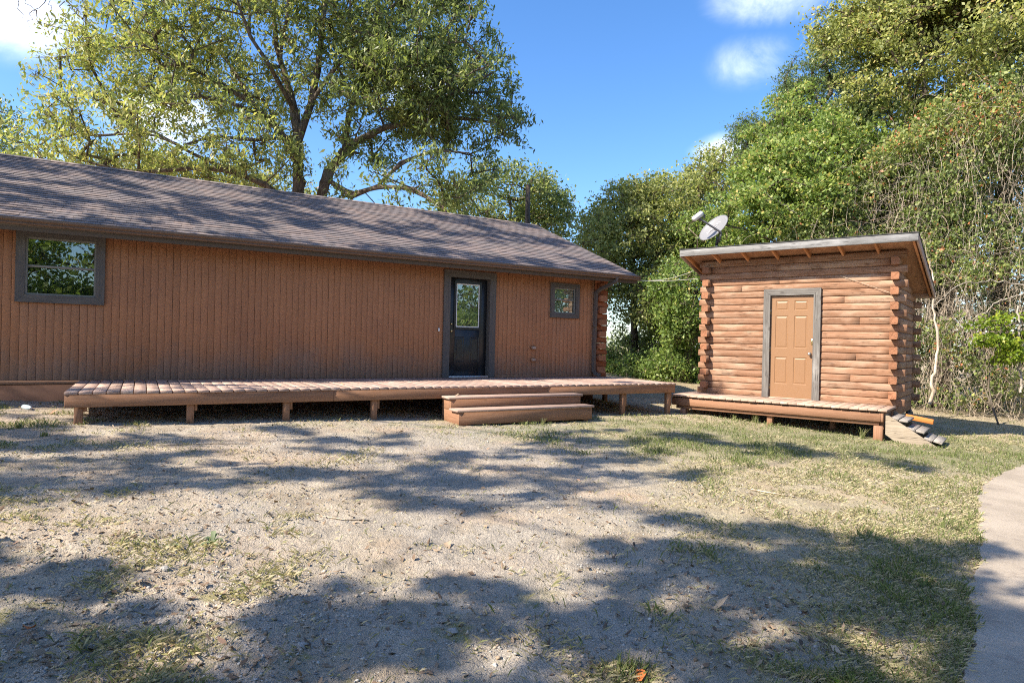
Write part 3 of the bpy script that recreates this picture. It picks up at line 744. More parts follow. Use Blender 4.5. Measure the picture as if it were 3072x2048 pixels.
# ================================================================== SHED
shed = empty('log_shed', (DX, DY, 0), AS, 'small log shed with lean-to roof and tan panelled door', 'shed')
Z = 1.5
def zt(k): return 1.447 - CR * k + Z
SL, SR, BK = -1.41, 2.275, 2.15
slope = .268
def under(v): return 1.926 - .055 + slope * v + Z - .085
DOP = (-.03, .852)
seed = 0
for k in range(-3, 18):
    zc_ = zt(k) - CR / 2; odd = k % 2 != 0
    a, b_ = (-1.52 + random.uniform(-.015, .012), 2.385 + random.uniform(-.012, .012)) if odd else (-1.27, 2.14)
    segs = [(a, b_)] if k < 2 else [(a, DOP[0]), (DOP[1], b_)]
    if k in (3, 6, 11, 14):        # butt joints
        s_ = segs[-1]; j = random.uniform(s_[0] + .5, s_[1] - .5); segs[-1] = (s_[0], j - .002); segs.append((j + .002, s_[1]))
    if k in (1, 0): s_ = segs[0]; j = [.15, -.6][k]; segs = [(s_[0], j - .002), (j + .002, s_[1])]
    for a_, c_ in segs:
        seed += 1; put_log(shed, a_, c_, 0., zc_, seed, M['log_x'])
    # side walls
    f0 = -.16 + random.uniform(-.012, .012) if not odd else .126
    bk = BK - .126 if odd else BK + .12
    vlim = (zt(k) - (1.87 - .085 + Z)) / slope        # v where the log top meets the rafters
    if -vlim < bk: bk = -vlim
    if bk - f0 > .25:
        seed += 1; put_log(shed, f0, bk, SR, zc_, seed, M['log_x'], 'right', th=.133)
        seed += 1; put_log(shed, f0, bk, SL, zc_, seed, M['log_x'], 'left', th=.14)
    elif not odd:
        seed += 1; put_log(shed, f0, .2, SR, zc_, seed, M['log_x'], 'right', th=.133); seed += 1; put_log(shed, f0, .2, SL, zc_, seed, M['log_x'], 'left', th=.14)
    if zt(k) < under(-BK) + .02:
        seed += 1; put_log(shed, -1.52 if odd else -1.27, 2.40 if odd else 2.14, BK, zc_, seed, M['log_x'], 'back')
slab('floor_beam', shed, (SL + .02, SR - .02, .03, .12, -1.005 - .18 + Z, -1.006 + Z), M['rim_x'], .004)
slab('floor_beam', shed, (SR - .11, SR - .02, .125, BK - .02, -1.19 + Z, -1.006 + Z), M['rim_y'], .004)
slab('floor_beam', shed, (SL + .02, SR - .02, BK - .12, BK - .03, -1.19 + Z, -1.006 + Z), M['rim_x'], .004)
slab('floor', shed, (SL + .15, SR - .15, .13, BK - .13, -1.04 + Z, -1.0 + Z), M['dark'], 0)
for (u, v_) in ((SR - .11, BK - .12), (SL + .02, BK - .12), (SL + .02, .05), (SR - .12, .13), (.4, .05), (.4, BK - .12)):
    slab('pier', shed, (u, u + .10, v_, v_ + .10, -.35, -1.19 + Z), M['grey_z'], .004)
for z_ in (.06, .17): slab('skirt_board', shed, (SR - .015, SR + .01, .3, BK, z_, z_ + .09), M['grey_y'], .003)
# roof of the shed: rafters, decking, membrane, fascia, rakes
fo = .53; UB0, UB1 = -1.76, 2.60; vb = -2.45
sroof = empty('lean_to_roof', (0, 0, 1.926 + Z), 0, parent=shed); sroof.rotation_euler = (-math.atan(slope), 0, 0)
cs = math.cos(math.atan(slope)); y0_, y1_ = -fo / cs, -vb / cs
slab('membrane', sroof, (UB0 - .01, UB1 + .01, y0_ - .03, y1_ + .02, -.008, .006), M['membrane'], 0)
slab('sheathing', sroof, (UB0 + .03, UB1 - .03, y0_ + .04, y1_, -.024, -.010), M['osb'], 0)
for k in range(8):
    u = UB0 + .06 + k * (UB1 - UB0 - .16) / 7
    slab('rafter', sroof, (u, u + .038, y0_ + .04, y1_, -.114, -.026), M['rafter'], .003)
slab('fascia', shed, (UB0, UB1, -fo - .019, -fo + .019, 1.925 + Z, 2.066 + Z), M['silver_x'], .004)
for u in (UB0 + .0, UB1 - .03): slab('rake_board', sroof, (u, u + .03, y0_ + .045, y1_ + .02, -.15, -.010), M['log_x' if 0 else 'deck_y'], .004)
slab('rear_fascia', sroof, (UB0 + .04, UB1 - .04, y1_, y1_ + .02, -.14, -.012), M['deck_x'], .004)
slab('top_plate', shed, (-1.38, 2.25, .03, .12, 1.80 + Z, 1.835 + Z), M['logd_x'], .004)
slab('header', shed, (DOP[0] - .1, DOP[1] + .1, .03, .12, 1.085 + Z, 1.16 + Z), M['grey_x'], .004)
# door of the shed
DZ0, DZ1 = -.975 + Z, 1.0654 + Z
picture_frame(shed, 'door_trim', -.134, .9523, -.992 + Z, 1.21 + Z, .132, -.045, -.006, (M['grey_x'], M['grey_z']), bottom=False)
slab('door_jamb', shed, (DOP[0] + .002, -.001, .0, .11, DZ0 - .02, DZ1 + .015), M['grey_z'], 0); slab('door_jamb', shed, (.824, DOP[1] - .002, .0, .11, DZ0 - .02, DZ1 + .015), M['grey_z'], 0); slab('door_jamb', shed, (-.001, .824, .0, .11, DZ1 + .003, DZ1 + .018), M['grey_x'], 0)
sd = empty('door', (0, 0, 0), 0, parent=shed); yf = .006
slab('door_leaf', sd, (.003, .820, yf + .008, yf + .045, DZ0, DZ1), M['tan_paint'], .002)
# face sheet with six moulded panels
cols_ = [(.095, .340), (.455, .705)]; rows_ = [(.775 + Z, .970 + Z), (.015 + Z, .665 + Z), (-.705 + Z, -.165 + Z)]
xs = [.003, cols_[0][0], cols_[0][1], cols_[1][0], cols_[1][1], .820]; zs = [DZ0, rows_[2][0], rows_[2][1], rows_[1][0], rows_[1][1], rows_[0][0], rows_[0][1], DZ1]
V = []; F = []
for i_ in range(5):
    for j_ in range(7):
        if i_ in (1, 3) and j_ in (1, 3, 5): continue
        n = len(V); V += [(xs[i_], yf, zs[j_]), (xs[i_ + 1], yf, zs[j_]), (xs[i_ + 1], yf, zs[j_ + 1]), (xs[i_], yf, zs[j_ + 1])]; F.append((n, n + 1, n + 2, n + 3))
link('door_face', py_mesh('door_face', V, F, M['tan_paint']), None, sd)
def sunk_panel(parent, x0, x1, z0, z1, yf, mat):
    rings = [(0, 0.), (.010, .0075), (.020, .0075), (.040, .0015), (.05, .0015)]
    V = []; F = []
    for ins, dy in rings: V += [(x0 + ins, yf + dy, z0 + ins), (x1 - ins, yf + dy, z0 + ins), (x1 - ins, yf + dy, z1 - ins), (x0 + ins, yf + dy, z1 - ins)]
    for i_ in range(len(rings) - 1):
        for j_ in range(4): F.append((i_ * 4 + j_, i_ * 4 + (j_ + 1) % 4, i_ * 4 + 4 + (j_ + 1) % 4, i_ * 4 + 4 + j_))
    n = len(V); F.append((n - 4, n - 3, n - 2, n - 1)); link('door_panel', py_mesh('door_panel', V, F, mat), None, parent)
for a, b_ in cols_:
    for c, d in rows_: sunk_panel(sd, a, b_, c, d, yf, M['tan_paint'])
knob(sd, .762, -.09 + Z, yf, M['steel'], .030)
slab('hasp', sd, (.780, .826, yf - .010, yf - .001, .09 + Z, .21 + Z), M['brass'], .003); tube('hasp_staple', sd, [(.80, yf - .01, .12 + Z), (.80, yf - .035, .13 + Z), (.80, yf - .035, .17 + Z), (.80, yf - .01, .18 + Z)], .004, M['brass'], 6)
for z_ in (.70, -.06, -.82): slab('hinge', sd, (-.012, .006, yf - .008, yf + .002, z_ + Z, z_ + .10 + Z), M['brass'], .002)
slab('threshold', shed, (.0, .82, -.03, .06, -1.0 + Z, -.979 + Z), M['sdeck_x'], .003)

# shed deck
sdk = empty('shed_deck', (DX, DY, 0), AS, 'small low wooden deck in front of the log shed', 'deck')
a0, a1, dd = -1.66, 2.275, 1.085; zk = -.993 + Z; u = a0
while u < a1 - .05:
    b_ = min(u + .139, a1); ex = random.uniform(-.004, .012)
    slab('deck_board', sdk, (u, b_, -dd - ex, -.004 if u > -1.42 else .35, zk - .036, zk), M['sdeck_y'], .004, rot=(0, 0, random.uniform(-.001, .001)), jit=.002)
    u += .139 + .0065
slab('rim_joist', sdk, (a0 + .02, a1 - .11, -dd + .04, -dd + .078, zk - .215, zk - .060), M['rim_x'], .004)
slab('lower_beam', sdk, (a0 + .10, a1 - .14, -dd + .09, -dd + .13, zk - .285, zk - .190), M['rim_x'], .004)
slab('backing_strip', sdk, (a0 + .03, a1 - .12, -dd + .10, -dd + .13, zk - .18, zk - .038), M['dark'], 0)  # near-black strip behind the rim, just below the deck boards
slab('end_joist', sdk, (a1 - .108, a1 - .07, -dd + .04, -.03, zk - .215, zk - .04), M['rim_y'], .004); slab('end_joist', sdk, (a0 + .02, a0 + .058, -dd + .08, .3, zk - .215, zk - .04), M['rim_y'], .004)
u = a0 + .5
while u < a1 - .3: slab('joist', sdk, (u, u + .038, -dd + .135, -.03, zk - .19, zk - .038), M['rim_y'], .002); u += .5
for u, wd in ((2.04, .16), (.25, .10), (-1.47, .13)):
    p = toworld(DF, u, dd - .1); slab('post', sdk, (u, u + wd, -dd + .05 + .09, -dd + .24, float(gz(p.x, p.y)) - .1, zk - .2), M['rim_z'], .006)
    if wd > .11: slab('post', sdk, (u + .02, u + wd - .0, -dd + .035, -dd + .088, float(gz(p.x, p.y)) - .1, zk - .286), M['rim_z'], .006)
slab('post', sdk, (1.2, 1.29, -.25, -.16, -.2, zk - .2), M['rim_z'], .006)
# side stairs
st = empty('side_stairs', (DX, DY, 0), AS, 'weathered grey wooden stairs going down from the right end of the shed deck', 'stairs')
gS = -.06
def stringer(y, lab=None):
    P2 = [(2.235, .44), (2.235, .245 - .16), (2.52, gS - .06), (3.03, gS - .06), (3.03, gS - .02)]
    return prism_obj('stringer', st, P2, 'y', y, y + .038, M['stringer'])
stringer(-1.02); stringer(-.16)
for k, (u, z_, tl) in enumerate(((2.36, .36, .10), (2.60, .215, .22), (2.85, .07, .28))):
    for j in range(2):
        o = slab('tread', st, (0, .125, -.975, -.165, -.018, .018), M['tread_grey'], .004); o.location = (u + j * .132, -.572, z_ - j * .030 - (.012 if k else 0)); o.rotation_euler = (0, tl + random.uniform(-.03, .03), 0)
tag(slab('brace_board', st, (0, .45, -.03, .0, 0, .09), M['orange'], .003), 'bright orange board'); o = [c for c in st.children if c.name.startswith('brace_board')][0]; o.location = (2.62, .0, .30); o.rotation_euler = (0, .12, -.25)

# ================================================================== things on and around the buildings
dish = empty('satellite_dish', toworld(DF, -1.04, .33, 2.145 - .04 + Z - .09 + .02), AS, 'grey satellite dish with white receiver head on the shed roof', 'satellite dish')
dish.rotation_euler = (0, 0, 0)
Cd = np.array((-.09, -.05, .47)); nrm = np.array((-.74, -.43, .60)); nrm /= np.linalg.norm(nrm)
mj = np.array((.668, -.21, .71)); mj -= nrm * mj.dot(nrm); mj /= np.linalg.norm(mj); dn = np.cross(mj, nrm)
if dn[1] > 0: dn = -dn
V = []; F = []; nr, na = 7, 40
for side in (0, 1):
    for i_ in range(nr + 1):
        r_ = i_ / nr
        for k in range(na):
            a = 2 * math.pi * k / na; p = Cd + mj * (.345 * r_ * math.cos(a)) + dn * (.30 * r_ * math.sin(a)) + nrm * (.055 * (r_ * r_ - 1) - side * .012 + (.006 if i_ == nr and not side else 0)); V.append(p)
n1 = (nr + 1) * na
for side in (0, 1):
    for i_ in range(nr):
        for k in range(na):
            f = [side * n1 + i_ * na + k, side * n1 + i_ * na + (k + 1) % na, side * n1 + (i_ + 1) * na + (k + 1) % na, side * n1 + (i_ + 1) * na + k]; F.append(f)
for k in range(na): F.append([nr * na + k, nr * na + (k + 1) % na, n1 + nr * na + (k + 1) % na, n1 + nr * na + k])
link('reflector', py_mesh('reflector', V, F, M['dish'], True), None, dish)
Vr, Fr = sweep([Cd + mj * .347 * math.cos(2 * math.pi * k / 40) + dn * .302 * math.sin(2 * math.pi * k / 40) + nrm * -.004 for k in range(41)], .006, 6)
link('rim', py_mesh('rim', Vr, Fr, M['dish_arm'], True), None, dish)
cu = bpy.data.curves.new('logo_text', 'FONT'); cu.body = 'DIRECTV'; cu.size = .105; cu.align_x = 'CENTER'; cu.align_y = 'CENTER'; cu.extrude = .001
tmp = bpy.data.objects.new('logo_text', cu); COL.objects.link(tmp); bpy.context.view_layer.update()
tme = bpy.data.meshes.new_from_object(tmp); bpy.data.objects.remove(tmp); lg = link('logo_text', tme, M['dish_print'], dish)
lg.matrix_local = Matrix.Translation(Vector(Cd + nrm * (-.038) - dn * .06)) @ Matrix((Vector(mj), Vector(-dn), Vector(nrm))).transposed().to_4x4()
att = Cd + dn * .315 - nrm * .0; lnb = np.array((-.50, -.33, .76)) + 0
lnb = Cd + np.array((-.40, -.25, .15))
tube('arm', dish, [att + np.array((.03, .03, -.03)), att, lnb], .021, M['dish_arm'], 4)
tube('bracket', dish, [Cd - nrm * .07, att + np.array((.03, .04, -.05)), (.0, .0, .12)], .028, M['dish_arm'], 6)
tube('mast', dish, [(0, 0, 0), (0, 0, .10), (.01, .01, .30)], .019, M['steel'], 8)
for a in (.6, 2.5, 4.6): tube('foot', dish, [(0, 0, .10), (.10 * math.cos(a), .10 * math.sin(a), .0), (.14 * math.cos(a), .14 * math.sin(a), .0)], .010, M['lnb'], 5)
ax1 = np.array((-.62, .1, -.42)); ax1 /= np.linalg.norm(ax1)
tube('receiver_head', dish, [lnb + np.array((.09, -.0, .11)), lnb + np.array((.07, 0, .09)), lnb + np.array((-.08, 0, -.03)), lnb + np.array((-.10, 0, -.05))], [.035, .058, .058, .040], M['lnb'], 14)
tube('receiver_neck', dish, [lnb + (0, 0, .03), lnb + np.array((.07, .04, -.05))], .034, M['dish_arm'], 8)
for dz in (0, .045): tube('feed_horn', dish, [lnb + np.array((.10, .0, .07 - dz)), lnb + np.array((.15, .02, .05 - dz))], .018, M['dish_arm'], 8)
tube('coax_loop', dish, [np.array((.03, -.03, .24)) + np.array((-.035 * math.cos(a), -.02, .075 * math.sin(a))) for a in np.linspace(-1.4, 4.2, 22)] + [np.array((.04, -.02, .02))], .006, M['cable_dark'], 6)

def sag(a, b, s, n=14): 
    a = np.array(a); b = np.array(b); t = np.linspace(0, 1, n)[:, None]
    P = a + (b - a) * t; P[:, 2] -= (4 * s * t * (1 - t))[:, 0]; return P
ea = toworld(HF, 4.50, .35, 1.52 + Z)
def world_tube(name, P, r, mat, label, cat, sides=6, group=None):
    o = tube(name, None, P, r, mat, sides); return tag(o, label, cat, group)
world_tube('overhead_cable', sag(ea, toworld(DF, -1.70, -.15, 1.70 + Z), .10), .0055, M['cable'], 'pale sagging cable rising to the upper left eave of the shed', 'cable')
world_tube('overhead_cable', sag(ea - Vector((0, 0, .02)), toworld(DF, -1.50, -.02, 1.50 + Z), .03), .0055, M['cable'], 'pale taut cable running level from the house eave to the shed wall', 'cable')
world_tube('wall_cable', [toworld(DF, 1.23, .012, 1.44 + Z), toworld(DF, 1.6, .03, 1.30 + Z), toworld(DF, 2.13, .05, 1.07 + Z), toworld(DF, 2.15, .15, 1.05 + Z), toworld(DF, 2.30, .14, 1.09 + Z), toworld(DF, 2.31, -.3, 1.10 + Z)], .004, M['vine'], 'thin brown cable hanging across the upper right log wall of the shed', 'cable')
world_tube('utility_pole', [(.60, 28.5, 0), (.58, 28.5, 5), (.55, 28.5, 8.5)], [.13, .12, .10], M['bark'], 'dark wooden utility pole standing beyond the house roof', 'pole', 10)
bpy.context.view_layer.update()

# ================================================================== VEGETATION
def grow(base_lines, clumps, seg=.55, bow=.12, rg=None, up=.15, tip=.011):
    """connect clump centres to a skeleton. base_lines: list of (pts,radii). returns edges (p0,p1,r0,r1)"""
    rg = rg or np.random.default_rng(1)
    N = []; PA = []; FIX = []
    for pts, rad_ in base_lines:
        pts = np.asarray(pts, float); prev = -1
        L = np.linalg.norm(np.diff(pts, axis=0), axis=1)
        if N:
            d = np.linalg.norm(np.array(N) - pts[0], axis=1); prev = int(d.argmin())
        for i_ in range(len(pts) - 1):
            n = max(1, int(L[i_] / seg))
            for k in range(n + (1 if i_ == len(pts) - 2 else 0)):
                N.append(pts[i_] + (pts[i_ + 1] - pts[i_]) * k / n); PA.append(prev); prev = len(N) - 1
                FIX.append(rad_[i_] + (rad_[i_ + 1] - rad_[i_]) * k / n)
    N = [np.array(p) for p in N]
    A = np.zeros((len(N) + len(clumps) * 14 + 10, 3)); A[:len(N)] = N; cnt = len(N)
    nb = cnt; root = A[:nb]
    d0 = np.array([np.min(np.linalg.norm(root - c, axis=1)) for c in clumps]) if len(clumps) else []
    leafw = np.zeros(len(A)); ends = []
    dep = np.zeros(len(A)); 
    for ci in np.argsort(d0):
        c = clumps[ci]; dv = A[:cnt] - c; dist = np.linalg.norm(dv, axis=1)
        cost = dist + .25 * np.maximum(0, dv[:, 2]) * 1.5
        j = int(cost.argmin()); n = max(1, min(13, int(dist[j] / seg)))
        p0 = A[j]; b = rg.normal(size=3) * bow * dist[j]; b[2] += up * dist[j]; prev = j
        for k in range(1, n + 1):
            t = k / n; A[cnt] = p0 + (c - p0) * t + b * (4 * t * (1 - t)) * .5; PA.append(prev); FIX.append(0); prev = cnt; cnt += 1
        leafw[prev] += 1; ends.append(prev)
    PA = np.array(PA); wgt = leafw[:cnt].copy()
    for i_ in range(cnt - 1, -1, -1):
        if PA[i_] >= 0: wgt[PA[i_]] += wgt[i_]
    R = tip * np.power(np.maximum(wgt, .7), .52 if tip > .008 else .44)
    R = np.where(np.array(FIX) > 0, np.array(FIX), R)
    return A[:cnt], PA, R
def seg_tubes(P0, P1, R0, R1, sides=5):
    T = P1 - P0; L = np.linalg.norm(T, axis=1)[:, None] + 1e-9; T = T / L
    P1 = P1 + T * np.minimum(R1[:, None] * .6, L * .3)
    ref = np.where(np.abs(T[:, 2:3]) > .9, np.array([[1., 0, 0]]), np.array([[0, 0, 1.]]))
    U = np.cross(T, ref); U /= np.linalg.norm(U, axis=1)[:, None] + 1e-9; Wv = np.cross(T, U)
    a = np.arange(sides) * 2 * np.pi / sides
    ring = U[:, None] * np.cos(a)[None, :, None] + Wv[:, None] * np.sin(a)[None, :, None]
    V = np.concatenate([P0[:, None] + ring * R0[:, None, None], P1[:, None] + ring * R1[:, None, None]], 1).reshape(-1, 3)
    n = len(P0); b = np.arange(n)[:, None] * 2 * sides; j = np.arange(sides)[None]; k = (j + 1) % sides
    return V, np.stack([b + j, b + k, b + sides + k, b + sides + j], -1).reshape(-1, 4)
def join_np(parts):
    V = []; F = []; o = 0
    for v, f in parts: V.append(v); F.append(f + o); o += len(v)
    return np.concatenate(V), np.concatenate(F)
def leaves(C, D, Nn, Ln, Wd, fold=.0):
    """rhombus leaves: centre C, long axis D, face normal Nn"""
    Sd = np.cross(D, Nn); Sd /= np.linalg.norm(Sd, axis=1)[:, None] + 1e-9
    L = Ln[:, None]; Wd = Wd[:, None]
    nn = np.cross(Sd, D)
    V = np.stack([C - D * L * .5, C + Sd * Wd * .5 - D * L * .08, C + D * L * .5 - nn * L * fold, C - Sd * Wd * .5 - D * L * .08], 1)
    n = len(C); return V.reshape(-1, 3), np.arange(n * 4).reshape(n, 4)
def rand_dirs(n, rg):
    d = rg.normal(size=(n, 3)); return d / (np.linalg.norm(d, axis=1)[:, None] + 1e-9)
def leaf_cloud(clumps, rad_, per, L, Wd, rg, droop=.5, tonef=None, sub=7, sub_r=.38, flat=.75):
    """leaf positions: every clump has sub-sprays, leaves sit round the sprays"""
    n = len(clumps); rad_ = np.broadcast_to(rad_, (n,))
    sd = rand_dirs(n * sub, rg) * (rg.random(n * sub) ** .5)[:, None]; sd[:, 2] *= flat
    sc = np.repeat(clumps, sub, 0) + sd * np.repeat(rad_, sub)[:, None]
    m = max(1, per // sub)
    C = np.repeat(sc, m, 0) + rg.normal(size=(n * sub * m, 3)) * (np.repeat(rad_, sub * m) * sub_r)[:, None] * np.array([1, 1, flat])
    N_ = len(C); D = rand_dirs(N_, rg); D[:, 2] -= droop; D /= np.linalg.norm(D, axis=1)[:, None]
    Nn = rand_dirs(N_, rg); Nn[:, 2] = np.abs(Nn[:, 2]) + .25
    s = rg.uniform(.5, 1.4, N_)
    tone = np.clip(rg.normal(.42, .2, N_) + np.repeat(rg.normal(0, .16, n * sub), m), 0, 1)
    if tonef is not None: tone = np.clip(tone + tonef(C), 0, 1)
    V, F = leaves(C, D, Nn, L * s, Wd * s, .12)
    return V, F, tone, sc
def sample_blobs(blobs, n, rg, shell=.55, gap=.42, gs=.45, mind=.0):
    """points in a union of ellipsoids, denser towards the outside, with noise gaps"""
    vol = np.array([b[3] * b[4] * b[5] for b in blobs]); pr = vol / vol.sum(); out = []
    while len(out) < n:
        b = blobs[rg.choice(len(blobs), p=pr)]
        d = rg.normal(size=3); d /= np.linalg.norm(d); r = rg.random() ** (1 / 3) if rg.random() > shell else rg.uniform(.72, 1.03)
        p = np.array(b[:3]) + d * r * np.array(b[3:6])
        if p[2] < .15: continue
        if vnoise(np.array([p[0] * gs + p[1] * .31 * gs + 40]), np.array([p[2] * gs + p[1] * .37 * gs + 70]))[0] < gap * rg.random() * 1.6: continue
        out.append(p)
    return np.array(out)
def in_view(p, m=.10):
    y = p[1]
    return y > .2 and abs(p[0]) / y < .80 + m and (p[2] - 1.5) / y < .56 + m and (p[2] - 1.5) / y > -.6
def make_tree(name, base, label, cat, blobs, n, per, L, Wd, mat, bmat, seed, lines=None, crad=.5, group=None, droop=.5, tonef=None, clumps=None, flat=.75, gap=.42, shell=.55, sub=7, twigs=True, trunk_r=.16, seg=.55, ssub=.38, tip=.011):
    rg = np.random.default_rng(seed)
    if clumps is None: clumps = sample_blobs(blobs, n, rg, gap=gap, shell=shell)
    base = np.array(base, float)
    if lines is None:
        top = np.array([np.mean([b[i_] for b in blobs]) for i_ in range(3)]); h = top[2] - base[2]
        mid = base + (top - base) * .5 + np.array([rg.normal() * .2, rg.normal() * .2, 0])
        lines = [([base - (0, 0, .3), mid, top + (0, 0, h * .02)], [trunk_r, trunk_r * .75, trunk_r * .3])]
    t = empty(name, tuple(base), 0, label, cat, group)
    A, PA, R = grow(lines, clumps, seg, rg=rg, tip=tip)
    parts = []
    for pts, rr_ in lines:          # smooth main limbs
        pts = np.asarray(pts, float); k = max(8, int(np.linalg.norm(np.diff(pts, axis=0), axis=1).sum() / .3))
        s = np.linspace(0, len(pts) - 1, k); idx = np.arange(len(pts))
        P = np.stack([np.interp(s, idx, pts[:, i_]) for i_ in range(3)], 1)
        for _ in range(3): P[1:-1] = .5 * P[1:-1] + .25 * (P[:-2] + P[2:])
        rr2 = np.interp(s, idx, rr_); P[1:-1] += rg.normal(size=(k - 2, 3)) * rr2[1:-1, None] * .18
        parts.append(sweep(P, rr2 * (1 + .08 * rg.normal(size=k)), 9))
    m = np.array([i_ for i_ in range(len(PA)) if PA[i_] >= 0 and not (i_ < 0)])
    p0 = A[PA[m]]; p1 = A[m]; r1 = R[m]; r0 = np.minimum(R[PA[m]], r1 * 1.35)
    big = r1 > .03
    # edges that duplicate the main limbs are skipped
    nb = sum(1 for _ in range(0)); 
    fixed = np.isin(np.arange(len(m)), np.nonzero(np.abs(R[m] - .011 * 0) < 0)[0])
    if big.any(): parts.append(seg_tubes(p0[big], p1[big], r0[big], r1[big], 7))
    if (~big).any(): parts.append(seg_tubes(p0[~big], p1[~big], r0[~big], r1[~big], 4))
    V, F, tone, sc = leaf_cloud(clumps, crad, per, L, Wd, rg, droop, tonef, sub, ssub, flat)
    if twigs:
        q0 = np.repeat(clumps, sub, 0); parts.append(seg_tubes(q0, sc, np.full(len(q0), .008), np.full(len(q0), .004), 3))
    tv, tf = join_np(parts)
    link('trunk', np_mesh('trunk', tv - base, tf, smooth=True), bmat, t)
    link('crown', np_mesh('crown', V - base, F, tone), mat, t)
    return t

# ---- the big oak behind the house (limbs follow the photograph's, at y about 22.5)
Y0 = 22.5; q = .000678 * Y0
def PZ(px, py, y=Y0):
    qq = .000678 * y; ax = px - 1176; ay = 784 - py
    return np.array([ax * qq - ay * qq * -.024, y, 1.5 + ay * qq + ax * qq * .024])
def LN(pts, r): return ([PZ(*p) for p in pts], [q_ * .66 for q_ in r])
ok = [LN([(676, 800), (672, 520), (668, 420), (662, 330)], [.40, .33, .29, .26]),
      LN([(662, 330), (655, 260), (632, 190), (600, 100), (590, -10), (585, -120)], [.24, .2, .15, .12, .09, .05]),
      LN([(662, 320), (690, 230), (702, 130), (706, 40), (712, -60, 23.5), (725, -150, 23.5)], [.22, .18, .15, .13, .1, .05]),
      LN([(660, 350), (600, 275), (540, 225), (470, 185), (400, 150, 21.5), (330, 110, 21)], [.19, .16, .13, .10, .07, .05]),
      LN([(590, 265), (520, 240, 21), (430, 215, 20.5), (340, 225, 20), (260, 250, 19.8)], [.10, .085, .07, .055, .04]),
      LN([(560, 240), (500, 150, 23.5), (440, 80, 24.5), (380, 10, 25)], [.10, .08, .06, .04]),
      LN([(655, 260), (590, 150, 21), (540, 80, 20.5), (500, -20, 20)], [.13, .10, .08, .05]),
      LN([(665, 310), (560, 320, 21), (470, 310, 20.5), (400, 330, 20)], [.10, .08, .06, .04]),
      LN([(668, 480), (590, 420, 21.5), (500, 385, 20.8), (400, 385, 20.4), (300, 395, 20.2), (220, 380, 20)], [.16, .13, .11, .09, .07, .05]),
      LN([(500, 385, 20.8), (420, 350, 20.5), (330, 300, 20.5), (200, 310, 20.5), (110, 300, 20.5)], [.09, .07, .06, .05, .03]),
      LN([(690, 230), (740, 150, 22), (800, 90, 21.5), (850, 20, 21.5)], [.11, .09, .07, .05])]
ok2 = [LN([(712, 820, 23), (712, 500, 23), (735, 390, 23), (790, 325, 23)], [.34, .30, .26, .22], ),
       LN([(790, 325, 23), (860, 290, 22.8), (950, 270, 22.5), (1030, 268, 22.5), (1120, 280, 22.5)], [.18, .15, .12, .09, .05]),
       LN([(900, 280, 22.6), (960, 235, 22.3), (1040, 200, 22), (1110, 160, 22)], [.11, .09, .07, .04]),
       LN([(770, 340, 23), (775, 260, 23.5), (800, 190, 24), (830, 120, 24)], [.16, .13, .10, .07]),
       LN([(800, 190, 24), (870, 150, 24), (940, 120, 24), (1000, 60, 24)], [.09, .08, .06, .04]),
       LN([(735, 410, 23), (790, 450, 22), (850, 425, 21.5), (930, 430, 21), (1000, 470, 20.8), (1020, 500, 20.6)], [.13, .12, .10, .09, .07, .05]),
       LN([(850, 425, 21.5), (900, 370, 21.2), (980, 340, 21), (1060, 350, 21)], [.08, .07, .05, .03])]
def blob(px, py, rx, ry, y, ry_d):
    c = PZ(px, py, y); qq = .000678 * y; return (c[0], c[1], c[2], rx * qq, ry_d, ry * qq)
ob = [blob(560, 60, 350, 260, 22.5, 3.2), blob(420, 120, 270, 190, 22, 3.2), blob(330, 300, 260, 110, 20.6, 2.6), blob(150, 330, 115, 70, 20.6, 2.4), blob(260, 170, 190, 130, 21.5, 3.2), blob(480, 340, 200, 80, 21, 3), blob(720, -90, 300, 160, 22.5, 4)]
ob2 = [blob(960, 150, 190, 170, 23.2, 3.6), blob(1050, 235, 140, 110, 22.7, 3), blob(880, 230, 190, 160, 22.6, 3.2), blob(900, 410, 190, 75, 21.4, 2.4), blob(930, 445, 170, 55, 21.2, 2.0), blob(1000, 380, 140, 60, 21.8, 2.4), blob(1120, 300, 80, 60, 22.5, 2.), blob(820, 40, 180, 140, 23.5, 3.5), blob(1010, 60, 60, 100, 23, 2.4)]
make_tree('oak_tree', PZ(676, 800), 'huge spreading oak whose thick upright trunk rises behind the house ridge', 'tree', ob, 900, 63, .185, .062, M['oak_leaf'], M['bark'], 21, ok, crad=.50, droop=.7, gap=.58, shell=.35, ssub=.28,
          tonef=lambda C: .22 - (C[:, 0] + 8) * .028)  # sunlit left side of the crown painted into the leaf tone
make_tree('oak_tree', PZ(712, 820, 23), 'shaded green oak with the leaning second trunk, right of the huge upright one', 'tree', ob2, 600, 63, .185, .062, M['oak_leaf'], M['bark'], 22, ok2, crad=.48, droop=.7, gap=.62, shell=.35, ssub=.28,
          tonef=lambda C: -.10 - C[:, 0] * .01)  # leaf tone lowered: the crown's shaded right side put into colour
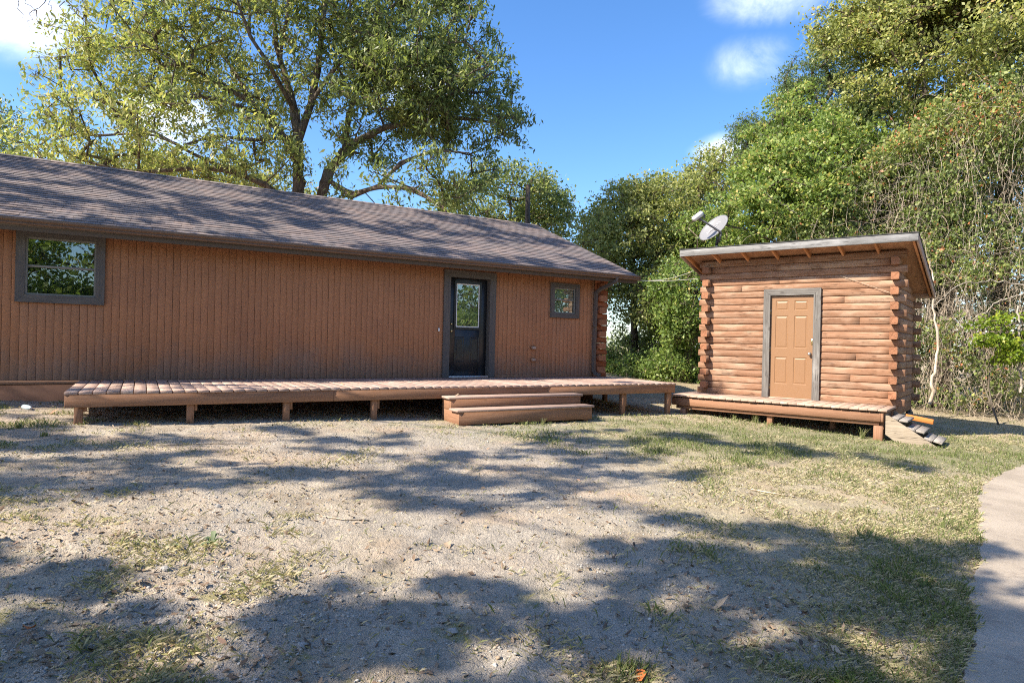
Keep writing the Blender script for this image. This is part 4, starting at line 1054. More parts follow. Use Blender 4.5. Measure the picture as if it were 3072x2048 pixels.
# smaller trees beyond the house
def simple(name, label, cat, bl, n, per, L, Wd, mat, seed, bm='bark', base=None, **kw):
    bl = [blob(*b) for b in bl]; b0 = base or (bl[0][0], bl[0][1], float(gz(bl[0][0], bl[0][1])))
    return make_tree(name, b0, label, cat, bl, n, per, L, Wd, mat, M[bm], seed, **kw)
G1 = 'trees in the woods behind the shed'
simple('tree', 'dark green tree behind the right end of the house ridge around the pole', 'tree', [(1130, 440, 120, 65, 32, 2.6), (1060, 480, 80, 50, 31, 2), (1240, 470, 62, 50, 34, 2.2), (1200, 560, 120, 80, 33, 2)], 260, 72, .17, .09, M['oak_leaf'], 31, crad=.62)
simple('tree', 'distant dark tree at the far left edge behind the roof', 'tree', [(10, 300, 60, 75, 38, 3), (-70, 330, 90, 110, 39, 3)], 130, 66, .2, .1, M['oak_leaf'], 32, crad=.8)
simple('tree', 'yellow-green leafy tree low behind the left part of the roof', 'tree', [(330, 420, 330, 60, 27, 2.2), (600, 450, 120, 50, 28, 2)], 230, 70, .17, .08, M['yellow_leaf'], 33, crad=.65)
# woods on the right
simple('tree', 'rounded yellow-green tree right of the house ridge end', 'tree', [(1450, 560, 125, 140, 26, 2.6), (1370, 600, 70, 110, 25, 2), (1500, 500, 90, 100, 26.5, 2.5)], 420, 98, .13, .07, M['yellow_leaf'], 41, crad=.44, group=G1, gap=.6, tonef=lambda C: -.08 + 0 * C[:, 0])
simple('tree', 'thin crowned tree with sparse reddish twigs behind the satellite dish', 'tree', [(1630, 420, 80, 80, 29, 2.4), (1590, 520, 90, 120, 28, 2.4)], 210, 80, .14, .075, M['yellow_leaf'], 42, crad=.48, group=G1, tonef=lambda C: -.1 + 0 * C[:, 0], gap=.6)
simple('tree', 'bright green maple-like tree directly behind the shed roof', 'tree', [(1850, 400, 165, 110, 21, 2.6), (1780, 480, 130, 80, 20, 2.2), (1930, 490, 110, 90, 20.5, 2), (1800, 290, 95, 80, 22, 2)], 700, 119, .115, .07, M['broad_leaf'], 43, crad=.42, group=G1, tonef=lambda C: .14 + 0 * C[:, 0], flat=.5, gap=.62)
simple('cedar_tree', 'dark cedar with a feathery crown against the sky left of the tallest tree', 'tree', [(1828, 160, 50, 40, 24, 1.5), (1805, 235, 50, 34, 24, 1.4), (1790, 190, 24, 20, 24, .8), (1700, 290, 34, 24, 25.5, 1.), (1890, 120, 60, 60, 24, 1.6), (1880, 260, 110, 90, 25, 2), (1700, 300, 45, 30, 26, 1.4), (1760, 340, 80, 60, 25.6, 1.6), (1990, 330, 90, 120, 23, 1.8)], 560, 105, .11, .035, M['cedar_leaf'], 44, crad=.40, group=G1, droop=-.2, ssub=.26, gap=.6)
simple('tall_tree', 'tallest yellow-green tree filling the upper right corner', 'tree', [(2150, 90, 220, 180, 19.5, 3), (2020, 30, 130, 100, 20.5, 2.), (1905, 40, 60, 50, 20.5, 1.4), (1960, 130, 90, 70, 20.2, 1.6), (2330, 200, 120, 200, 18.5, 2.4), (2250, -60, 220, 130, 19.5, 3), (2000, 170, 110, 80, 20, 1.6)], 860, 112, .115, .066, M['yellow_leaf'], 45, crad=.46, group=G1, gap=.6, flat=.45, trunk_r=.22)
simple('tree', 'slim green tree seen in the gap between the house and the shed', 'tree', [(1480, 720, 85, 110, 27, 2), (1560, 800, 80, 80, 24.5, 1.6), (1440, 830, 60, 50, 26.5, 1.6), (1520, 690, 90, 90, 24, 1.4)], 330, 77, .12, .07, M['yellow_leaf'], 46, crad=.42, group=G1, gap=.8, tonef=lambda C: -.25 + 0 * C[:, 0])
simple('tree', 'leafy dark green tree touching the left end of the shed', 'tree', [(1570, 690, 75, 110, 22.5, 1.8), (1610, 560, 80, 70, 23.5, 1.8)], 260, 84, .115, .066, M['broad_leaf'], 47, crad=.42, group=G1, gap=.6)
simple('shrub', 'dense low green shrub at the foot of the trees between house and shed', 'shrub', [(1550, 850, 80, 48, 23, 1.2), (1470, 855, 60, 34, 24, 1.2), (1400, 855, 40, 32, 26, 1.2)], 200, 90, .10, .06, M['broad_leaf'], 48, crad=.34, tonef=lambda C: -.08 + 0 * C[:, 0])
simple('shrub', 'bright yellow-green leafy sapling in front of the vine tangle at the right edge', 'shrub', [(2310, 775, 70, 22, 14.6, .6), (2270, 740, 50, 16, 14.9, .5), (2340, 820, 40, 22, 14.5, .5), (2350, 720, 30, 20, 14.8, .4)], 42, 80, .085, .05, M['bright_leaf'], 49, crad=.24, flat=.3, trunk_r=.02, seg=.3)
simple('tree', 'green tree wrapped in creepers behind the right end of the shed', 'tree', [(2080, 480, 120, 170, 19.3, 1.6), (2170, 330, 130, 90, 19.3, 1.8), (2040, 620, 60, 90, 19, 1.2)], 330, 84, .12, .075, M['ivy_leaf'], 50, crad=.48, group=G1, gap=.55)
# woods far behind: one mass
rg = np.random.default_rng(60)
bl = []
for k in range(46):
    x_ = -44 + k * 2.6 + rg.normal() * .8; y_ = 44 + rg.random() * 10 - .25 * abs(x_ - 15); hgt = rg.uniform(4.5, 7.5) if x_ < 2 else rg.uniform(6, 9)
    if 4 < x_ < 15: hgt = rg.uniform(1.6, 2.6)
    bl.append((x_, y_, hgt * .5, 2.4, 2.2, hgt * .55))
for k in range(16):      # nearer fill behind the thicket and shed
    x_ = 7 + k * 1.25; y_ = 27 - .28 * k + rg.normal() * .6; hgt = 6.5 + .5 * k; bl.append((x_, y_, hgt * .5, 1.6, 1.4, hgt * .55))
cl_ = sample_blobs(bl, 1500, rg, gap=.3); V, F, tone, _ = leaf_cloud(cl_, .95, 63, .25, .15, rg, tonef=lambda C: -.08 + 0 * C[:, 0])
tag(link('far_woods', np_mesh('far_woods', V, F, tone), M['oak_leaf']), 'continuous dark woods far behind the house and shed', 'woods', kind='stuff')

# ---- vine tangle on the right
rg = np.random.default_rng(70)
PT = []; 
def vine_strand(p, d, n, st, rg, grav):
    P = [p]
    for _ in range(n):
        d = d + rg.normal(size=3) * .22; d[2] -= grav; d /= np.linalg.norm(d); p = p + d * st; 
        if p[2] < gz(p[0], p[1]) + .02: p[2] = gz(p[0], p[1]) + .02; d[2] = abs(d[2]) * .5
        P.append(p)
    return np.array(P)
def thicket_y(x): return np.interp(x, [7, 9.5, 11, 13, 15, 18], [19.5, 17.6, 16.6, 15.9, 15.4, 15.0])
segs0 = []; segs1 = []
for k in range(5200):
    x_ = rg.uniform(8.3, 15.8); top = np.interp(x_, [8.3, 10, 12, 15.8], [4.6, 6.5, 8.2, 8.6])
    z_ = top * rg.random() ** 1.0; lump = fbm(np.array([x_]), np.array([z_]), .8, 3)[0]
    y_ = thicket_y(x_) + (lump - .5) * 2.2 + rg.random() * 1.1 + .10 * z_
    st_ = rg.uniform(.09, .2); n_ = int(rg.integers(6, 13)); P = vine_strand(np.array([x_, y_, z_ + .15]), rand_dirs(1, rg)[0] * np.array([.8, .5, 1.4]), n_, st_, rg, rg.choice([.0, .12, .5, .6]))
    segs0.append(P[:-1]); segs1.append(P[1:])
S0 = np.concatenate(segs0); S1 = np.concatenate(segs1); r_ = rg.uniform(.0014, .0046, len(S0))
v1 = seg_tubes(S0, S1, r_, r_, 3)
tag(link('vine_tangle', np_mesh('vine_tangle', *v1), M['vine']), 'tangled mass of dry brown vines and twigs right of the shed', 'vines', kind='stuff')
n = 14000; x_ = rg.uniform(8.2, 16, n); z_ = np.interp(x_, [8.3, 10, 12, 16], [5.2, 7, 8.8, 9]) * rg.random(n) ** .8 + .05
dn_ = fbm(x_ + 50, z_ + 20, 1.0, 4); keep = dn_ > .50 + .04 * np.sin(x_ * 2) - .022 * z_; x_, z_ = x_[keep], z_[keep]
y_ = thicket_y(x_) + (fbm(x_, z_, .8, 3) - .5) * 2.2 + rg.random(len(x_)) * .9 + .10 * z_ - .1
C0 = np.stack([x_, y_, z_], 1); V, F, tone, _ = leaf_cloud(C0, .16, 6, .085, .06, rg, tonef=lambda C: (fbm(C[:, 0], C[:, 2], .5, 3) - .45) * .9, sub=3)
tag(link('ivy_growth', np_mesh('ivy_growth', V, F, tone), M['ivy_leaf']), 'green and reddish creeper leaves growing over the dry vine tangle', 'creeper', kind='stuff')
# backing branches behind the tangle so that it reads deep
cl_ = np.stack([rg.uniform(8.5, 19, 760), 0 * rg.random(760), rg.random(760) * 9], 1); cl_[:, 1] = thicket_y(cl_[:, 0]) + 1.9 + rg.random(760) * 1.2 + .1 * cl_[:, 2]
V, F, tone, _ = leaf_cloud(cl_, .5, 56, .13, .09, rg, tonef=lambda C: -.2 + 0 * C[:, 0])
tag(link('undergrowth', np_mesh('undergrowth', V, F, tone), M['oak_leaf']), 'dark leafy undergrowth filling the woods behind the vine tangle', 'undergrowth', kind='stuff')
# pale trunks in the tangle
def stem(name, pts, r, mat, label, cat, group=None):
    P = np.array(pts, float); k = 26; s = np.linspace(0, len(P) - 1, k); Q = np.stack([np.interp(s, np.arange(len(P)), P[:, i_]) for i_ in range(3)], 1)
    for _ in range(2): Q[1:-1] = .5 * Q[1:-1] + .25 * (Q[:-2] + Q[2:])
    Q[1:-1] += np.random.default_rng(len(pts) + int(P[0, 0] * 10)).normal(size=(k - 2, 3)) * .02
    R = np.interp(s, np.arange(len(P)), r); v, f = sweep(Q, R, 7)
    return tag(link(name, np_mesh(name, v, f, smooth=True), mat), label, cat, group)
stem('dead_tree', [PZ(2142, 925, 15.6), PZ(2150, 850, 15.6), PZ(2155, 790, 15.7), PZ(2142, 720, 15.8), PZ(2138, 650, 15.8), PZ(2128, 600, 15.9)], [.045, .038, .03, .026, .02, .012], M['vine'], 'pale bare trunk standing just right of the shed in the vines', 'tree')
stem('sapling', [PZ(2350, 900, 14.4), PZ(2345, 800, 14.5), PZ(2335, 700, 14.7)], [.03, .025, .02], M['bark_pale'], 'slim pale stem at the right edge below the bright sapling', 'tree')
stem('bare_branch', [PZ(2230, 735, 15.2), PZ(2290, 690, 15), PZ(2352, 668, 14.8), PZ(2400, 660, 14.6)], [.010, .012, .015, .018], M['bark_pale'], 'pale bare branch arching above the bright sapling', 'branch')
stem('bare_branch', [PZ(2140, 700, 15.4), PZ(2200, 650, 15.2), PZ(2270, 640, 15.2), PZ(2352, 655, 15)], [.006, .009, .012, .015], M['bark_pale'], 'long thin pale branch reaching left toward the shed eave', 'branch')
for px, lab, xo in ((2165, 'thick dark trunk behind the vines near the shed', 0), (2290, 'thick dark trunk under the tallest tree', .3)):
    stem('vine_clad_tree', [PZ(px, 940, 18.3), PZ(px + 5, 600, 18.4), PZ(px - 10, 250, 18.8)], [.24, .2, .14], M['bark'], lab, 'tree')
stem('bare_branch', [PZ(1905, 548, 20), PZ(1830, 500, 19.4), PZ(1790, 470, 19.2), PZ(1740, 440, 19)], [.03, .025, .02, .01], M['bark_pale'], 'pale dead limb slanting across the bright green tree', 'branch')

# ---- trees standing left of and behind the camera: their crowns shade the yard and the roof
SH = [(-3.89, 5.64, .76, .6), (-2.99, 6.1, .83, .6), (-4.7, 7.3, 1.2, .4), (-1.88, 5.92, .88, .5), (-.98, 6.55, .9, .62), (.14, 6.52, .88, .52), (.97, 7.7, 1.0, .6), (-1.44, 7.8, 1.07, .35), (2.18, 9.5, 1.3, .7), (3.55, 9.7, 1.0, .6), (4.61, 9.2, 1.2, .6), (.73, 5.93, .5, .15),
      (1.74, 5.3, .55, .2), (2.39, 5.16, .7, .34), (2.72, 4.7, .7, .45), (1.7, 4.5, .6, .28), (.94, 4.1, .4, .13), (2.34, 3.89, .47, .32), (1.64, 3.7, .5, .24), (.93, 3.48, .48, .2), (.25, 3.42, .42, .16), (-.5, 3.45, .4, .10), (-1.2, 3.62, .3, .08), (-1.8, 3.25, .5, .16), (-2.2, 3.0, .4, .18),
      (-.85, 3.05, .6, .18), (-.1, 2.9, .6, .15), (-1.5, 2.85, .4, .12), (3.5, 4.2, .6, .8), (2.9, 3.3, .6, .5), (2.6, 2.9, .4, .3), (3.9, 4.0, .5, .5), (-2.6, 3.5, .25, .10), (-6.6, 8.3, 1.3, .6), (-5.6, 5.6, .8, .4), (3.3, 13.0, .55, .3), (-5.9, 6.6, 1.0, .3), (-2.6, 2.8, .5, .2), (.6, 3.0, .5, .14), (1.3, 3.2, .5, .14), (1.9, 4.2, .7, .3), (-.2, 5.8, 1.4, .2), (-1.4, 3.3, .7, .14), (-4.6, 6.2, 1.2, .4), (1.6, 2.8, .5, .15), (1.2, 8.9, 1.0, .3), (-2.2, 8.6, .9, .2), (-1.0, 2.7, .9, .14), (.3, 2.7, .9, .14), (-2.4, 3.3, .5, .14), (2.0, 3.4, .5, .2), (-4.9, 7.0, .6, .3), (1.4, 7.2, .8, .16), (-3.0, 5.3, 1.0, .12), (2.0, 6.3, .4, .08)]
rg = np.random.default_rng(80); SC = []
def lift(G, hmin=6.2, hmax=10.5):
    h = rg.uniform(hmin, hmax)
    for _ in range(12):
        p = np.array([G[0] - SX * h, G[1] - SY * h, G[2] + h])
        if not in_view(p, .12): return p
        h += .8
    return None
for (x_, y_, a, b_) in SH:
    a *= 1.25; b_ *= 1.35; n = max(1, int(math.pi * a * b_ / .105))
    for _ in range(n):
        t_ = rg.random() * 2 * np.pi; r_ = rg.random() ** .5
        G = (x_ + a * r_ * math.cos(t_), y_ + b_ * r_ * math.sin(t_))
        if fbm(np.array([G[0] * 2.2 + 5]), np.array([G[1] * 4.5 + 8]), 1., 3)[0] < .49: continue
        p = lift((G[0], G[1], float(gz(*G))))
        if p is not None: SC.append((p, .19))
for _ in range(330):      # broken shade over the near yard
    yy_ = rg.uniform(2.5, 3.85); xx_ = rg.uniform(-.86, .86) * yy_
    if fbm(np.array([xx_ * 1.9 + 3]), np.array([yy_ * 4.6 + 21]), 1., 3)[0] < (.50 if yy_ < 3.5 else .56): continue
    p = lift((xx_, yy_, float(gz(xx_, yy_))), 6, 9)
    if p is not None: SC.append((p, .11))
for _ in range(150):
    yy_ = rg.uniform(3.6, 5.3); xx_ = rg.uniform(.55 + (5.3 - yy_) * .2, .78 * yy_)
    if fbm(np.array([xx_ * 1.1 + 13]), np.array([yy_ * 2.8 + 2]), 1., 3)[0] < .5: continue
    p = lift((xx_, yy_, float(gz(xx_, yy_))), 6, 9)
    if p is not None: SC.append((p, .13))
for _ in range(460):      # roof
    uu = rg.uniform(-9, 4.4); vv = rg.uniform(-4, .5); 
    if fbm(np.array([uu * .55 + 9]), np.array([vv * 1.9 + 3]), .9, 3)[0] < .44: continue
    G = toworld(HF, uu, vv, EZ + (EV - vv) * .403); p = lift(G, 5.0, 9)
    if p is not None: SC.append((p, .19))
for _ in range(30):      # left half of the deck
    uu = rg.uniform(-6.2, 3.9); vv = rg.uniform(.5, .95) if uu > -3 else rg.uniform(.5, 2.2)
    p = lift(toworld(HF, uu, vv, .76), 6, 10)
    if p is not None: SC.append((p, .22))
for _ in range(6):
    p = lift(toworld(DF, rg.uniform(-1.5, -.9), rg.uniform(0, .15), rg.uniform(.45, .8)), 8, 14)
    if p is not None: SC.append((p, .2))
P_ = np.array([s[0] for s in SC]); Rr = np.array([s[1] for s in SC])
TR = [(-17., -1.5), (-12.5, -5.5), (-17.5, 7.), (-8.5, -6.5)]
own = np.argmin([[math.hypot(p[0] - t_[0], p[1] - t_[1]) for t_ in TR] for p in P_], axis=1)
labs = ['broad shade tree standing left of the yard', 'shade tree behind the viewer on the left', 'shade tree beyond the left end of the house', 'shade tree nearest behind the viewer']
for k, t_ in enumerate(TR):
    m = own == k
    if not m.any(): continue
    cc = P_[m]; zb = float(gz(*t_)); ctr = cc.mean(0)
    lines = [([(t_[0], t_[1], zb - .3), (t_[0] + .2, t_[1], zb + 3.5), (t_[0] + .5, t_[1] + .3, 7.5), (t_[0] + 1., t_[1] + .6, 11.)], [.36, .3, .2, .09])]
    if k == 2: lines.append(([(t_[0] + .3, t_[1], 6.), (-12.5, 6.9, 6.6), (-8.5, 6.9, 6.4), (-6.1, 6.9, 5.75), (-5.6, 7.0, 5.35)], [.1, .07, .03, .012, .006]))
    # extra foliage round the trunk top so it is a whole tree
    ex = sample_blobs([(t_[0] - 1.5, t_[1] - 1.0, 9., 3.5, 3.5, 2.8)], 70, rg)
    ex = np.array([p for p in ex if not in_view(p, .15)])
    allc = np.concatenate([cc, ex]); rr_ = np.concatenate([Rr[m], np.full(len(ex), .45)])
    make_tree('shade_tree', (t_[0], t_[1], zb), labs[k], 'tree', None, 0, 77, .11, .068, M['oak_leaf'], M['bark'], 90 + k, lines, crad=rr_, clumps=allc, ssub=.42, flat=.8, tip=.005)
# bare twigs hanging in at the upper left
tw = []
def twig(a, b_, r0, n=6, seed=1):
    g_ = np.random.default_rng(seed); a = np.array(a); b_ = np.array(b_)
    P = np.array([a + (b_ - a) * t_ for t_ in np.linspace(0, 1, n)]); P[1:-1] += g_.normal(size=(n - 2, 3)) * .02; return (P[:-1], P[1:], np.linspace(r0, r0 * .35, n)[:-1], np.linspace(r0, r0 * .35, n)[1:])
hb = empty('hanging_branch', tuple(PZ(60, -80, 7.)), 0, 'thin bare branch with hanging twigs at the top left corner', 'branch')
for k, (a, b_, r_) in enumerate([((60, -80), (95, -20), .011), ((95, -20), (150, 30), .007), ((95, -20), (40, 20), .008), ((40, 20), (70, 60), .006), ((70, 60), (88, 78), .004), ((40, 20), (25, 70), .004), ((60, -80), (0, -10), .008), ((0, -10), (20, 50), .005),
                                  ((110, 0), (108, 45), .004), ((120, 8), (165, 22), .004), ((20, -5), (48, 35), .004), ((70, -10), (85, 30), .004), ((150, 30), (160, 48), .003)]):
    v, f = seg_tubes(*twig(PZ(*a, 7.0), PZ(*b_, 7.0), r_, seed=k), 4); link('twig', np_mesh('twig', v - np.array(hb.location), f), M['bark'], hb)

# bushy trees behind the camera: the windows mirror them
for k, (x_, y_, h_, lab) in enumerate(((4.5, -10, 10, 'bushy tree behind the viewer on the right'), (-1, -13, 11, 'bushy tree straight behind the viewer'), (10, -8, 7.5, 'bushy tree far behind the viewer beyond the driveway'), (1.8, -9, 3.2, 'low bush behind the viewer'), (-6, -13, 10, 'bushy tree behind the viewer on the left'), (16, -4, 10, 'bushy tree right of the driveway behind the viewer'), (20, 1, 11, 'bushy tree right of the driveway level with the viewer'), (23, 6, 11, 'bushy tree right of the driveway ahead of the viewer'), (27, 11, 9, 'bushy tree far right beyond the vine tangle'), (14, 3.5, 2.6, 'low bush right of the driveway'))):
    zb = float(gz(x_, y_))
    make_tree('bushy_tree', (x_, y_, zb), lab, 'tree', [(x_, y_, h_ * .5, h_ * .40, h_ * .36, h_ * .5), (x_ + 1.5, y_ + .4, h_ * .3, h_ * .3, h_ * .3, h_ * .3)], 150, 70, .24, .12, M['broad_leaf'], M['bark'], 120 + k, crad=.75)

# ================================================================== GRASS, GRAVEL, LITTER
def free(x, y, drive=True):
    """mask of ground spots not covered by decks or buildings"""
    ok_ = np.ones(len(x), bool)
    if drive: ok_ &= drive_d(x, y) < .06
    return ok_
def loc_uv(fr, x, y):
    dx = x - fr[0]; dy = y - fr[1]; c = math.cos(fr[2]); s = math.sin(fr[2]); return dx * c + dy * s, dx * s - dy * c
def scatter(n, rg, ymin=2.3, ymax=15., xr=.92, pw=1.0):
    """points over the yard, denser near the viewer's side (finer things are only seen there)"""
    y = ymin * (ymax / ymin) ** (rg.random(n) ** pw); x = (rg.random(n) * 2 - 1) * xr * y; return x, y
rg = np.random.default_rng(200)
x, y = scatter(760000, rg, 2.4, 21)
u_, v_ = loc_uv(HF, x, y); us, vs = loc_uv(DF, x, y)
n1 = fbm(x, y, 1.3, 4); n2 = fbm(x + 31, y - 7, 3.2, 3); n3 = fbm(x - 11, y + 5, 9, 2)
lawn = sstep(1.0, 3.0, x + (n1 - .5) * 3.4 - .15 * (y - 5)) * (1 - .7 * sstep(12, 13.5, y)) * (1 - .75 * sstep(.46, .60, n1) * (y < 5))           # straw lawn on the right
band = sstep(7.9, 9.0, y + (n1 - .5) * 1.5 - .38 * np.clip(x, -3, 5) * 0) * sstep(-1.8, .6, x) * sstep(13.2, 11.2, y)               # greener strip near steps and shed deck
edge = np.exp(-((drive_d(x, y) + .25) / .32) ** 2)
leftp = sstep(.55, .66, n1) * (x < 1.5) * .35; fore = sstep(3.6, 2.6, y) * sstep(-.5, 1.2, x) * .7
leftg = sstep(-4.2, -5.6, x) * sstep(.45, .6, n2)
dens = np.clip(.02 + .95 * lawn * sstep(.28, .46, n2) + .75 * band * sstep(.36, .52, n2) + .45 * edge + leftp * sstep(.48, .6, n2) + fore * sstep(.42, .55, n2) + .8 * leftg, 0, 1)
dens *= (1 - .97 * ((u_ > -6) & (u_ < 4.1) & (v_ < 1.95) & (v_ > -8.5))) * (1 - .97 * ((us > -1.6) & (us < 2.3) & (vs < .85) & (vs > -2.4)))
dens *= ~((v_ < .02) & (u_ < 4) & (v_ > -8.1))
dens *= ~((us > -1.4) & (us < 2.3) & (vs < .1) & (vs > -2.2))
keep = (rg.random(len(x)) < dens * .62) & free(x, y)
x, y, n2, n1, n3 = x[keep], y[keep], n2[keep], n1[keep], n3[keep]; band = band[keep]; lawn = lawn[keep]; edge = edge[keep]; leftg = leftg[keep]
n = len(x); zg = ground_h(x, y)
green = np.clip(.06 + .62 * band * sstep(.38, .55, n1 + .1) + .28 * sstep(.56, .66, n2) * (x > .5) + .16 * edge + .6 * leftg + .15 * (lawn > .5) * sstep(.5, .6, n1), 0, 1)
isg = rg.random(n) < green
hgt = np.where(isg, rg.uniform(.018, .055, n), rg.uniform(.008, .032, n)) * (1 + .5 * sstep(.6, .75, n2)) ; wd = .0007 + .00024 * y
a = rg.random(n) * 6.283; lean = np.where(isg, rg.uniform(.1, .8, n), rg.uniform(.8, 2.6, n)) * hgt
bx = np.cos(a); by = np.sin(a); px_ = -by * wd; py_ = bx * wd
V = np.stack([np.stack([x - px_, y - py_, zg - .004], 1), np.stack([x + px_, y + py_, zg - .004], 1),
              np.stack([x + px_ * .7 + bx * lean * .45, y + py_ * .7 + by * lean * .45, zg + hgt * .7], 1), np.stack([x + bx * lean, y + by * lean, zg + hgt], 1)], 1)
tone = np.where(isg, rg.uniform(0, .42, n), rg.uniform(.42, .92, n))
print('grass blades', n)
tag(link('grass', np_mesh('grass', V.reshape(-1, 3), np.arange(n * 4).reshape(n, 4), tone), M['grass']), 'short dry and green grass over the yard', 'grass', kind='stuff')

# gravel stones and clods
def stones(n, rg, xs, ys, sz, name, mat, label, cat):
    base = np.array([(1, 0, 0), (-1, 0, 0), (0, 1, 0), (0, -1, 0), (0, 0, 1), (0, 0, -1)], float)
    tri = np.array([(0, 2, 4), (2, 1, 4), (1, 3, 4), (3, 0, 4), (2, 0, 5), (1, 2, 5), (3, 1, 5), (0, 3, 5)])
    sc = rg.uniform(.6, 1.25, (n, 6, 3)); V = base[None] * sc * sz[:, None, None] + rg.normal(size=(n, 6, 3)) * sz[:, None, None] * .22; V[..., 2] *= .62
    a = rg.random(n) * 6.28; c = np.cos(a)[:, None]; s = np.sin(a)[:, None]; vx = V[..., 0] * c - V[..., 1] * s; vy = V[..., 0] * s + V[..., 1] * c
    V = np.stack([vx + xs[:, None], vy + ys[:, None], V[..., 2] + ground_h(xs, ys)[:, None] + sz[:, None] * .15], -1)
    F = (tri[None] + (np.arange(n) * 6)[:, None, None]).reshape(-1, 3)
    return tag(link(name, np_mesh(name, V.reshape(-1, 3), F, np.repeat(rg.random(n), 8)), mat), label, cat, kind='stuff')
M['stone'] = leaf_mat('stone', [(0, (.16, .155, .155)), (.4, (.30, .29, .285)), (.75, (.40, .37, .33)), (1, (.50, .47, .43))], 0, .85, .2)
M['clod'] = leaf_mat('clod', [(0, (.22, .16, .11)), (.5, (.36, .28, .205)), (1, (.52, .43, .34))], 0, .95, .1)
x, y = scatter(85000, rg, 2.3, 9.5); g_ = fbm(x, y, .9, 4); d_ = np.clip(sstep(.36, .56, g_) * (1 - sstep(1.0, 3.2, x)) + .05, 0, 1); k_ = (rg.random(len(x)) < d_ * .7) & free(x, y)
x, y = x[k_], y[k_]; sz = .0022 + .010 * rg.random(len(x)) ** 6 + .0004 * y
stones(len(x), rg, x, y, sz, 'gravel', M['stone'], 'loose grey gravel scattered over the bare yard', 'gravel'); print('gravel', len(x))
x, y = scatter(9000, rg, 2.3, 4.6); g_ = fbm(x, y, 1.6, 3); k_ = (rg.random(len(x)) < (sstep(.42, .58, g_) * (1 - sstep(3.1, 4.4, y + .2 * x)))) & free(x, y)
x, y = x[k_], y[k_]; stones(len(x), rg, x, y, .003 + .015 * rg.random(len(x)) ** 2.6, 'dirt_clods', M['clod'], 'crumbly dirt clods along the near edge of the yard', 'dirt')

# dead leaves
def dead_leaf(n, rg, xs, ys, zs, L):
    """curled five-point leaf of 4 tris"""
    a = rg.random(n) * 6.28; c, s = np.cos(a), np.sin(a)
    sh = np.array([(-1, 0, 0), (-.2, .42, 0), (.35, .30, 0), (1, 0, 0), (.35, -.30, 0), (-.2, -.42, 0)])
    cur = rg.uniform(.05, .8, n); tx = rg.normal(size=n) * .3; ty = rg.normal(size=n) * .3
    V = np.repeat(sh[None], n, 0) * (L * .5)[:, None, None]
    V = V + rg.normal(size=V.shape) * (L * .06)[:, None, None] * np.array([1, 1, .8])
    V[..., 2] += cur[:, None] * np.abs(V[..., 1]) * 1.0 + (rg.uniform(-.2, .6, n)[:, None]) * V[..., 0] ** 2 / (L[:, None] + 1e-9)
    V[..., 2] += tx[:, None] * V[..., 0] + ty[:, None] * V[..., 1]
    mn = V[..., 2].min(1); vx = V[..., 0] * c[:, None] - V[..., 1] * s[:, None]; vy = V[..., 0] * s[:, None] + V[..., 1] * c[:, None]
    V = np.stack([vx + xs[:, None], vy + ys[:, None], V[..., 2] - mn[:, None] + zs[:, None] + .002], -1)
    o = (np.arange(n) * 6)[:, None, None]
    F = (np.array([(0, 1, 2, 3), (0, 3, 4, 5)])[None] + o).reshape(-1, 4)
    return V.reshape(-1, 3), F
x, y = scatter(30000, rg, 2.4, 16); u_, v_ = loc_uv(HF, x, y); us, vs = loc_uv(DF, x, y); g_ = fbm(x, y, 1.1, 4)
d_ = .10 + .45 * sstep(.3, 2., x) * sstep(5.2, 3., y) * sstep(.4, .6, g_) + .9 * ((u_ > -6) & (u_ < 4) & (v_ > .1) & (v_ < 2.1)) + .3 * ((us > -1.5) & (us < 2.2) & (vs > 0) & (vs < 1)) + .12 * (x < 0) * sstep(.5, .6, g_) + .4 * sstep(13, 15, y)
d_ = d_ * ~((v_ < .02) & (u_ < 4)) ; k_ = (rg.random(len(x)) < d_) & (drive_d(x, y) < .0)
x, y = x[k_], y[k_]
# extra under the deck
ux = rg.uniform(-6.1, 3.9, 2600); vx = rg.uniform(.3, 2.2, 2600); wx = HX + ux * math.cos(AH) + vx * math.sin(AH); wy = HY + ux * math.sin(AH) - vx * math.cos(AH)
x = np.concatenate([x, wx]); y = np.concatenate([y, wy]); n = len(x); V, F = dead_leaf(n, rg, x, y, ground_h(x, y), rg.uniform(.02, .06, n))
tag(link('leaf_litter', np_mesh('leaf_litter', V, F, np.repeat(np.clip(rg.normal(.5, .22, n), 0, .95), 2)), M['litter']), 'small dead leaves scattered over the yard and under the decks', 'leaves', kind='stuff')
# single leaves and small things one can point at
def one_leaf(pos, L, tone, label, on=None, seed=0):
    g_ = np.random.default_rng(seed); z_ = on if on is not None else float(ground_h(pos[0], pos[1]))
    V, F = dead_leaf(1, g_, np.array([0.]), np.array([0.]), np.array([0.]), np.array([L]))
    o = link('fallen_leaf', np_mesh('fallen_leaf', V, F, np.full(len(F), tone)), M['litter'], None, (pos[0], pos[1], z_)); return tag(o, label, 'leaf')
one_leaf((2.86, 3.42), .11, .55, 'yellow-brown leaf lying alone on the concrete driveway', float(gz(2.86, 3.42)) + .014, 1)
one_leaf((.62, 2.92), .13, 1., 'orange-red leaf in the dry grass near the bottom middle', seed=2)
one_leaf((1.32, 2.93), .13, .75, 'large curled tan leaf near the bottom, left of the green seedling', seed=3)
one_leaf((-3.25, 4.02), .14, .9, 'rust-brown leaf on the bare ground left of the green weed', seed=4)
one_leaf((-.42, 4.55), .12, .8, 'tan curled leaf right of the green weed', seed=5)
one_leaf((1.25, 3.75), .12, .85, 'curled brown leaf in the middle of the shaded grass', seed=6)
one_leaf((2.15, 4.35), .11, .6, 'broad brown leaf near the driveway edge in shaded grass', seed=7)
one_leaf((-2.2, 2.98), .13, 1., 'reddish leaf at the lower left corner', seed=8)
